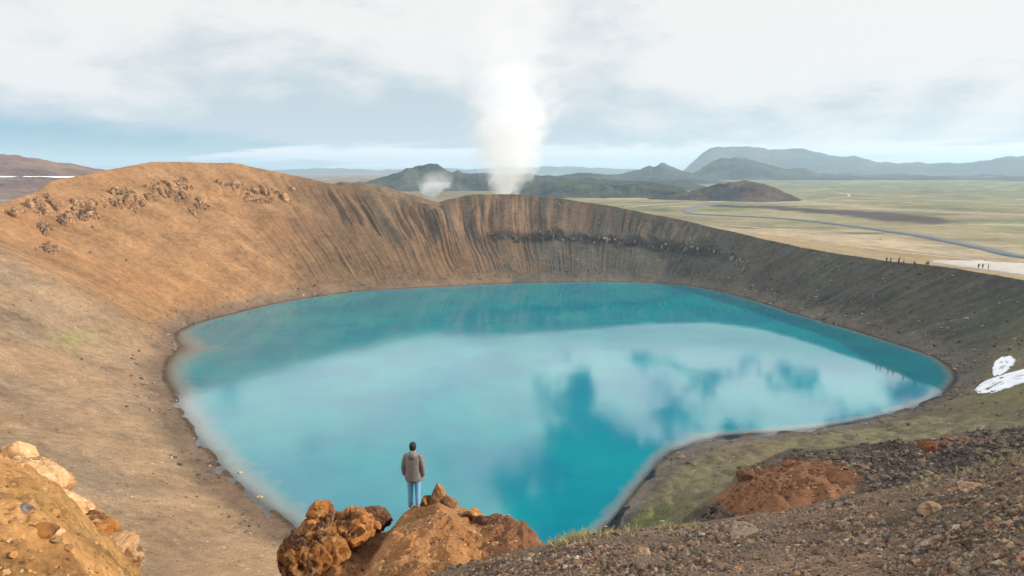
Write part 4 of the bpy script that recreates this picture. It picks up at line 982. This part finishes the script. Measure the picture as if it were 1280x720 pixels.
def visitors():
    mats = [plain_material('dark_clothes', (.02, .02, .025), .9), plain_material('blue_clothes', (.03, .05, .09), .9), plain_material('red_clothes', (.12, .03, .03), .9)]
    def make(mat):
        bm = bmesh.new()
        loft(bm, [((0, 0, .85), .17, .11), ((0, 0, 1.1), .17, .11), ((0, 0, 1.38), .21, .12), ((0, 0, 1.46), .08, .08), ((0, 0, 1.52), .07, .08), ((0, .01, 1.62), .095, .11), ((0, 0, 1.73), .05, .06)], 10)
        for s in (-1, 1):
            loft(bm, [((s * .09, 0, .9), .10, .11), ((s * .1, 0, .5), .07, .08), ((s * .11, 0, .05), .055, .07), ((s * .11, .06, .0), .05, .10)], 8)
            loft(bm, [((s * .2, 0, 1.4), .06, .06), ((s * .26, -.02, 1.1), .05, .05), ((s * .25, .04, .8), .04, .045)], 8)
        bmesh.ops.recalc_face_normals(bm, faces=bm.faces); me = bpy.data.meshes.new('person'); bm.to_mesh(me); bm.free(); me.materials.append(mat); return me
    mes = [make(m) for m in mats]
    for i, (u, v) in enumerate([(1108,327.5),(1113,328),(1124,327),(1123,331),(1129.5,331.5),(1143,333),(1156.5,333.5),(1159,333),(1161,333.3)]):
        p = wall_point(u, v, 150); o = link('person', mes[(0, 0, 1, 0, 0, 0, 2, 0, 1)[i]]); o.location = p; o.rotation_euler = (0, 0, i * 1.7)
        tag(o, 'distant person in dark clothes standing on the pale crater rim', 'person', 'visitors on the crater rim')
    for i, (u, v) in enumerate([(1223,336.5),(1228,337),(1235,338)]):
        p = at_z(u, v, ZPLAIN + 2.2); p[2] = float(outer_z(np.array(p[0]), np.array(p[1]))) + .35; o = link('person', mes[i % 2]); o.location = p; o.rotation_euler = (0, 0, i * 2.1)
        tag(o, 'distant person walking on the pale car park behind the rim', 'person', 'visitors on the car park')
visitors()

# ------------------------------------------------------------------ thin grass on the bank edge
def grass():
    m = plain_material('dry_grass', (.34, .30, .13), .8, .3, 6)
    us, vs = [], []
    for (u, v, n, su) in ((715, 671, 170, 16), (745, 669, 60, 12), (780, 665, 30, 14), (840, 660, 40, 20), (1160, 606, 50, 26), (1200, 596, 40, 30), (1250, 582, 40, 26)):
        us += list(RNG.normal(u, su, n)); vs += [np.interp(x, [p[0] for p in SIL_B], [p[1] for p in SIL_B]) + RNG.exponential(2.5) for x in us[-n:]]
    q, ok = scatter_hits(np.array(us), np.array(vs), 18); V, F = [], []
    for p in q:
        for _ in range(3):
            a = RNG.uniform(0, 6.28); h = RNG.uniform(.04, .13); w = .004; lean = RNG.normal(0, .4, 2) * h; b = len(V); o = RNG.normal(0, .04, 2)
            c, s = math.cos(a) * w, math.sin(a) * w; x, y, z = p[0] + o[0], p[1] + o[1], p[2] - .02
            V += [(x - c, y - s, z), (x + c, y + s, z), (x + lean[0] * .5 + c * .6, y + lean[1] * .5 + s * .6, z + h * .6), (x + lean[0], y + lean[1], z + h)]
            F += [(b, b + 1, b + 2), (b, b + 2, b + 3)]
    tag(link('grass', mesh_np('grass', np.array(V), np.array(F), m)), 'sparse dry grass along the edge of the gravel bank', 'grass', kind='stuff')
grass()

# ------------------------------------------------------------------ steam and haze
def steam(name, base_uv, dist, prof, dens, label, nscale, lean=0.0):
    """rising vapour: closed shell filled with uneven scattering; prof = (height, radius) pairs in metres"""
    b = at_depth(*base_uv, dist); seg = 24
    H = prof[-1][0]
    m, t, out = mat_new(name + '_vapour')
    P = t.node('ShaderNodeTexCoord').outputs['Object']; x, y, z = t.sep(P); x = t.m('SUBTRACT', x, t.m('MULTIPLY', z, lean))
    hz = t.m('DIVIDE', z, H)
    ramp = t.node('ShaderNodeFloatCurve'); cv = ramp.mapping.curves[0]; rm = max(r for _, r in prof)
    while len(cv.points) < len(prof): cv.points.new(.5, .5)
    for i, (h, r) in enumerate(prof): cv.points[i].location = (h / H, r / rm)
    ramp.mapping.update(); t.set(ramp.inputs['Value'], hz); Rz = t.m('MULTIPLY', ramp.outputs[0], rm)
    n = t.noise(P, nscale, 7, .68, .6); nl = t.noise(P, nscale * .35, 2, .5)
    rad = t.m('SQRT', t.m('ADD', t.m('MULTIPLY', x, x), t.m('MULTIPLY', y, y)))
    q = t.m('DIVIDE', rad, Rz)
    q = t.m('ADD', q, t.m('MULTIPLY', t.m('SUBTRACT', n, .5), 3.0)); q = t.m('ADD', q, t.m('MULTIPLY', t.m('SUBTRACT', nl, .5), .9))
    dn = t.step(q, .95, .45); dn = t.m('MULTIPLY', dn, t.step(hz, 1.0, .45, 0.0, 1.0))
    dn = t.m('MULTIPLY', dn, t.m('MULTIPLY', dens, t.step(hz, 0.05, .55, 1.0, .10, False)))
    pv = t.node('ShaderNodeVolumePrincipled'); pv.inputs['Color'].default_value = (.93, .94, .95, 1); t.set(pv.inputs['Density'], dn); pv.inputs['Anisotropy'].default_value = .0
    t.l.new(pv.outputs[0], out.inputs['Volume'])
    bm = bmesh.new(); loft(bm, [((lean * h, 0, h), r * 1.7, r * 1.7) for h, r in prof], seg)
    o = bm_obj(name, bm, m, None, 0); o.location = b; return tag(o, label, 'steam', kind='stuff')
steam('steam_plume', (632, 250), 700, [(0, 9), (18, 20), (38, 36), (64, 45), (105, 48), (150, 52), (200, 60), (255, 70)], .05, 'tall white steam column rising behind the far crater rim', .05, .05)
steam('steam_puff', (538, 247), 700, [(0, 5), (6, 11), (14, 17), (22, 17), (30, 9)], .36, 'small white puff of steam left of the tall steam column', .13, .35)

def haze():
    m, t, out = mat_new('haze_air'); pv = t.node('ShaderNodeVolumePrincipled')
    pv.inputs['Color'].default_value = (.60, .81, .98, 1); pv.inputs['Density'].default_value = 1.35e-4; pv.inputs['Anisotropy'].default_value = 0.2
    t.l.new(pv.outputs[0], out.inputs['Volume'])
    bm = bmesh.new(); bmesh.ops.create_cube(bm, size=1.0); me = bpy.data.meshes.new('haze'); bmesh.ops.scale(bm, vec=(31000, 31000, 310), verts=bm.verts); bmesh.ops.translate(bm, vec=(0, 0, 128), verts=bm.verts)
    bm.to_mesh(me); bm.free(); me.materials.append(m); tag(link('haze', me), 'pale blue haze in the air', 'haze', kind='stuff')
haze()
